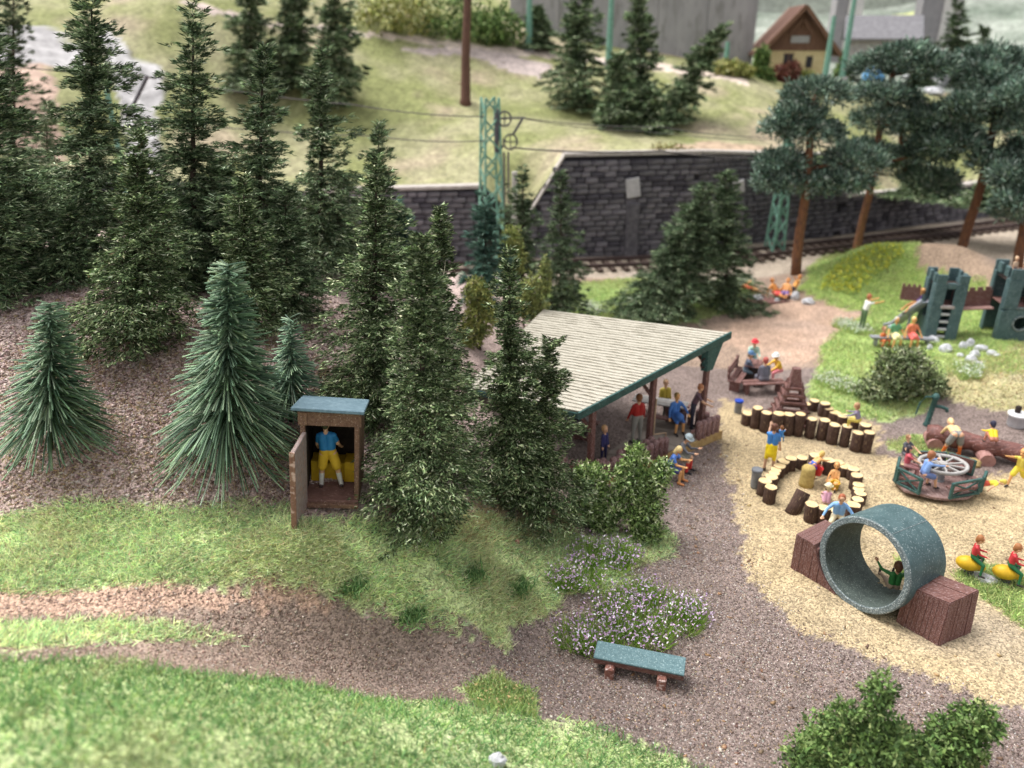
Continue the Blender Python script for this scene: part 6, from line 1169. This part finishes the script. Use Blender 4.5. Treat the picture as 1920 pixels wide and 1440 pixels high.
person('person in pale green with red cap behind the picnic table', gp(1415, 706) + np.array([.1, .9, 0]), -10, 1.0, hip=.5, lean=14, legs=SIT, arms=((40, 10, 40), (40, 10, 40)), top=(.42, .62, .52), bot=(.2, .3, .3), hair=(.3, .2, .1), hat=(.72, .05, .07), ls=True)
person('grey clothed person seen from behind on the backless bench', gp(1430, 735) + np.array([0, .05, 0]), 185, 1.05, hip=.5, lean=8, legs=SIT, top=(.15, .15, .19), bot=(.2, .2, .24), hair=(.5, .12, .1), ls=True, fat=1.15)
person('person in yellow and orange with white hat right of the picnic table', gp(1460, 716) + np.array([0, .1, 0]), -70, .95, hip=.5, lean=26, legs=SIT, arms=((50, 10, 20), (50, 10, 20)), top=(.85, .50, .05), bot=(.75, .25, .28), hair=(.5, .3, .1), hat=(.85, .84, .82), skin=SKO, ls=True)
# castle visitors
person('man in white shirt stretching his arms towards the slide', gp(1618, 622) + np.array([0, .2, 0]), 95, 1.0, lean=10, arms=((98, 10, 5), (98, 10, 5)), top=(.80, .79, .76), bot=(.12, .2, .1), hair=(.45, .15, .08), skin=SKO)
sp = s0 + (s1-s0)*.38; person('child in purple shirt coming down the slide with arms up', sp + np.array([0, 0, -.22]), -82, .78, hip=.1, lean=-28, legs=((62, 8, 20), (62, 8, 22)), arms=((150, 22, 10), (150, 22, 10)), top=(.24, .13, .40), bot=SKO, hair=(.66, .35, .14), skin=SKO, kid=True, z=sp[2]-.05)
bq = gp(1688, 648); t = T('low_bench', 'low grey bench under the two women in front of the slide', 'bench', bq, R(-6)); MB().box((0, .0, .36), (2.6, .34, .08)).build('seat', GREY, t)
for s in (-1, 1): MB().box((s*1.05, 0, .15), (.1, .28, .36)).build('leg', GREY, t)
for px, lb, tp_, bt, hr, skn in ((1671, 'woman in green top and cream skirt on the low bench', (.14, .36, .2), (.78, .70, .38), (.55, .53, .5), SKO), (1706, 'blond woman in orange red dress on the low bench', (.78, .24, .12), (.75, .16, .14), (.80, .58, .25), SKO)):
    person(lb, (gp(px, 648)[0], bq[1]-.0, 0), 0, .95, hip=.48, legs=SIT, arms=((15, 30, 20), (15, 30, 20)), top=tp_, bot=bt, hair=hr, skin=skn, skirt=True, z=bq[2])
person('child in orange crouching at the left end of the low bench', gp(1652, 648), 20, .72, hip=.3, legs=SQ, top=(.80, .22, .08), bot=(.7, .2, .08), hair=(.3, .14, .07), kid=True)
for dx, lb, cc_ in ((-.32, 'child with pale hair looking over the left merlons of the porthole tower', (.78, .55, .35)), (.12, 'child with brown hair looking over the porthole tower beside the pale one', (.4, .2, .1))):
    person(lb, np.array(t2.location) + np.array([dx, d2_*.5, h2*.72]), 10, .55, top=(.7, .5, .35), bot=(.3, .2, .2), hair=cc_, kid=True, z=t2.location[2]+h2*.80)
# sunbathers
for px, py, lb, az, ly, tp_, bt in ((1428, 550, 'sunbather in red stretched out at the left of the group', 120, 68, (.80, .16, .08), SKO), (1452, 556, 'sunbather in red trunks sitting in the middle of the group', 40, 0, (.85, .36, .10), (.7, .07, .06)), (1472, 556, 'sunbather in purple shorts sitting beside the middle one', -30, 0, (.85, .42, .16), (.22, .14, .32)), (1487, 548, 'suntanned person sitting at the right of the group with arm raised', -80, 0, (.85, .42, .12), (.05, .04, .05))):
    b = gp(px, py); person(lb, b, az, .95, hip=.12 if not ly else .9, lean=-24 if not ly else 0, lying=-ly, legs=SITF if not ly else ((0, 5, 0), (10, 5, 20)), arms=((-20, 20, 10), (120 if px == 1487 else 30, 20, 20)), top=tp_, bot=bt, hair=(.5, .2, .08), skin=(.82, .36, .12), lt=False)
b = gp(1420, 566); t = T('picnic_blanket', 'flat brownish blanket with pale edge below the sunbathers', 'blanket', b + np.array([.5, .2, .05]), R(15)); MB().box((0, 0, 0), (2.6, 1.3, .05), c0=.02).build('blanket', BRNH, t)
finish_people()
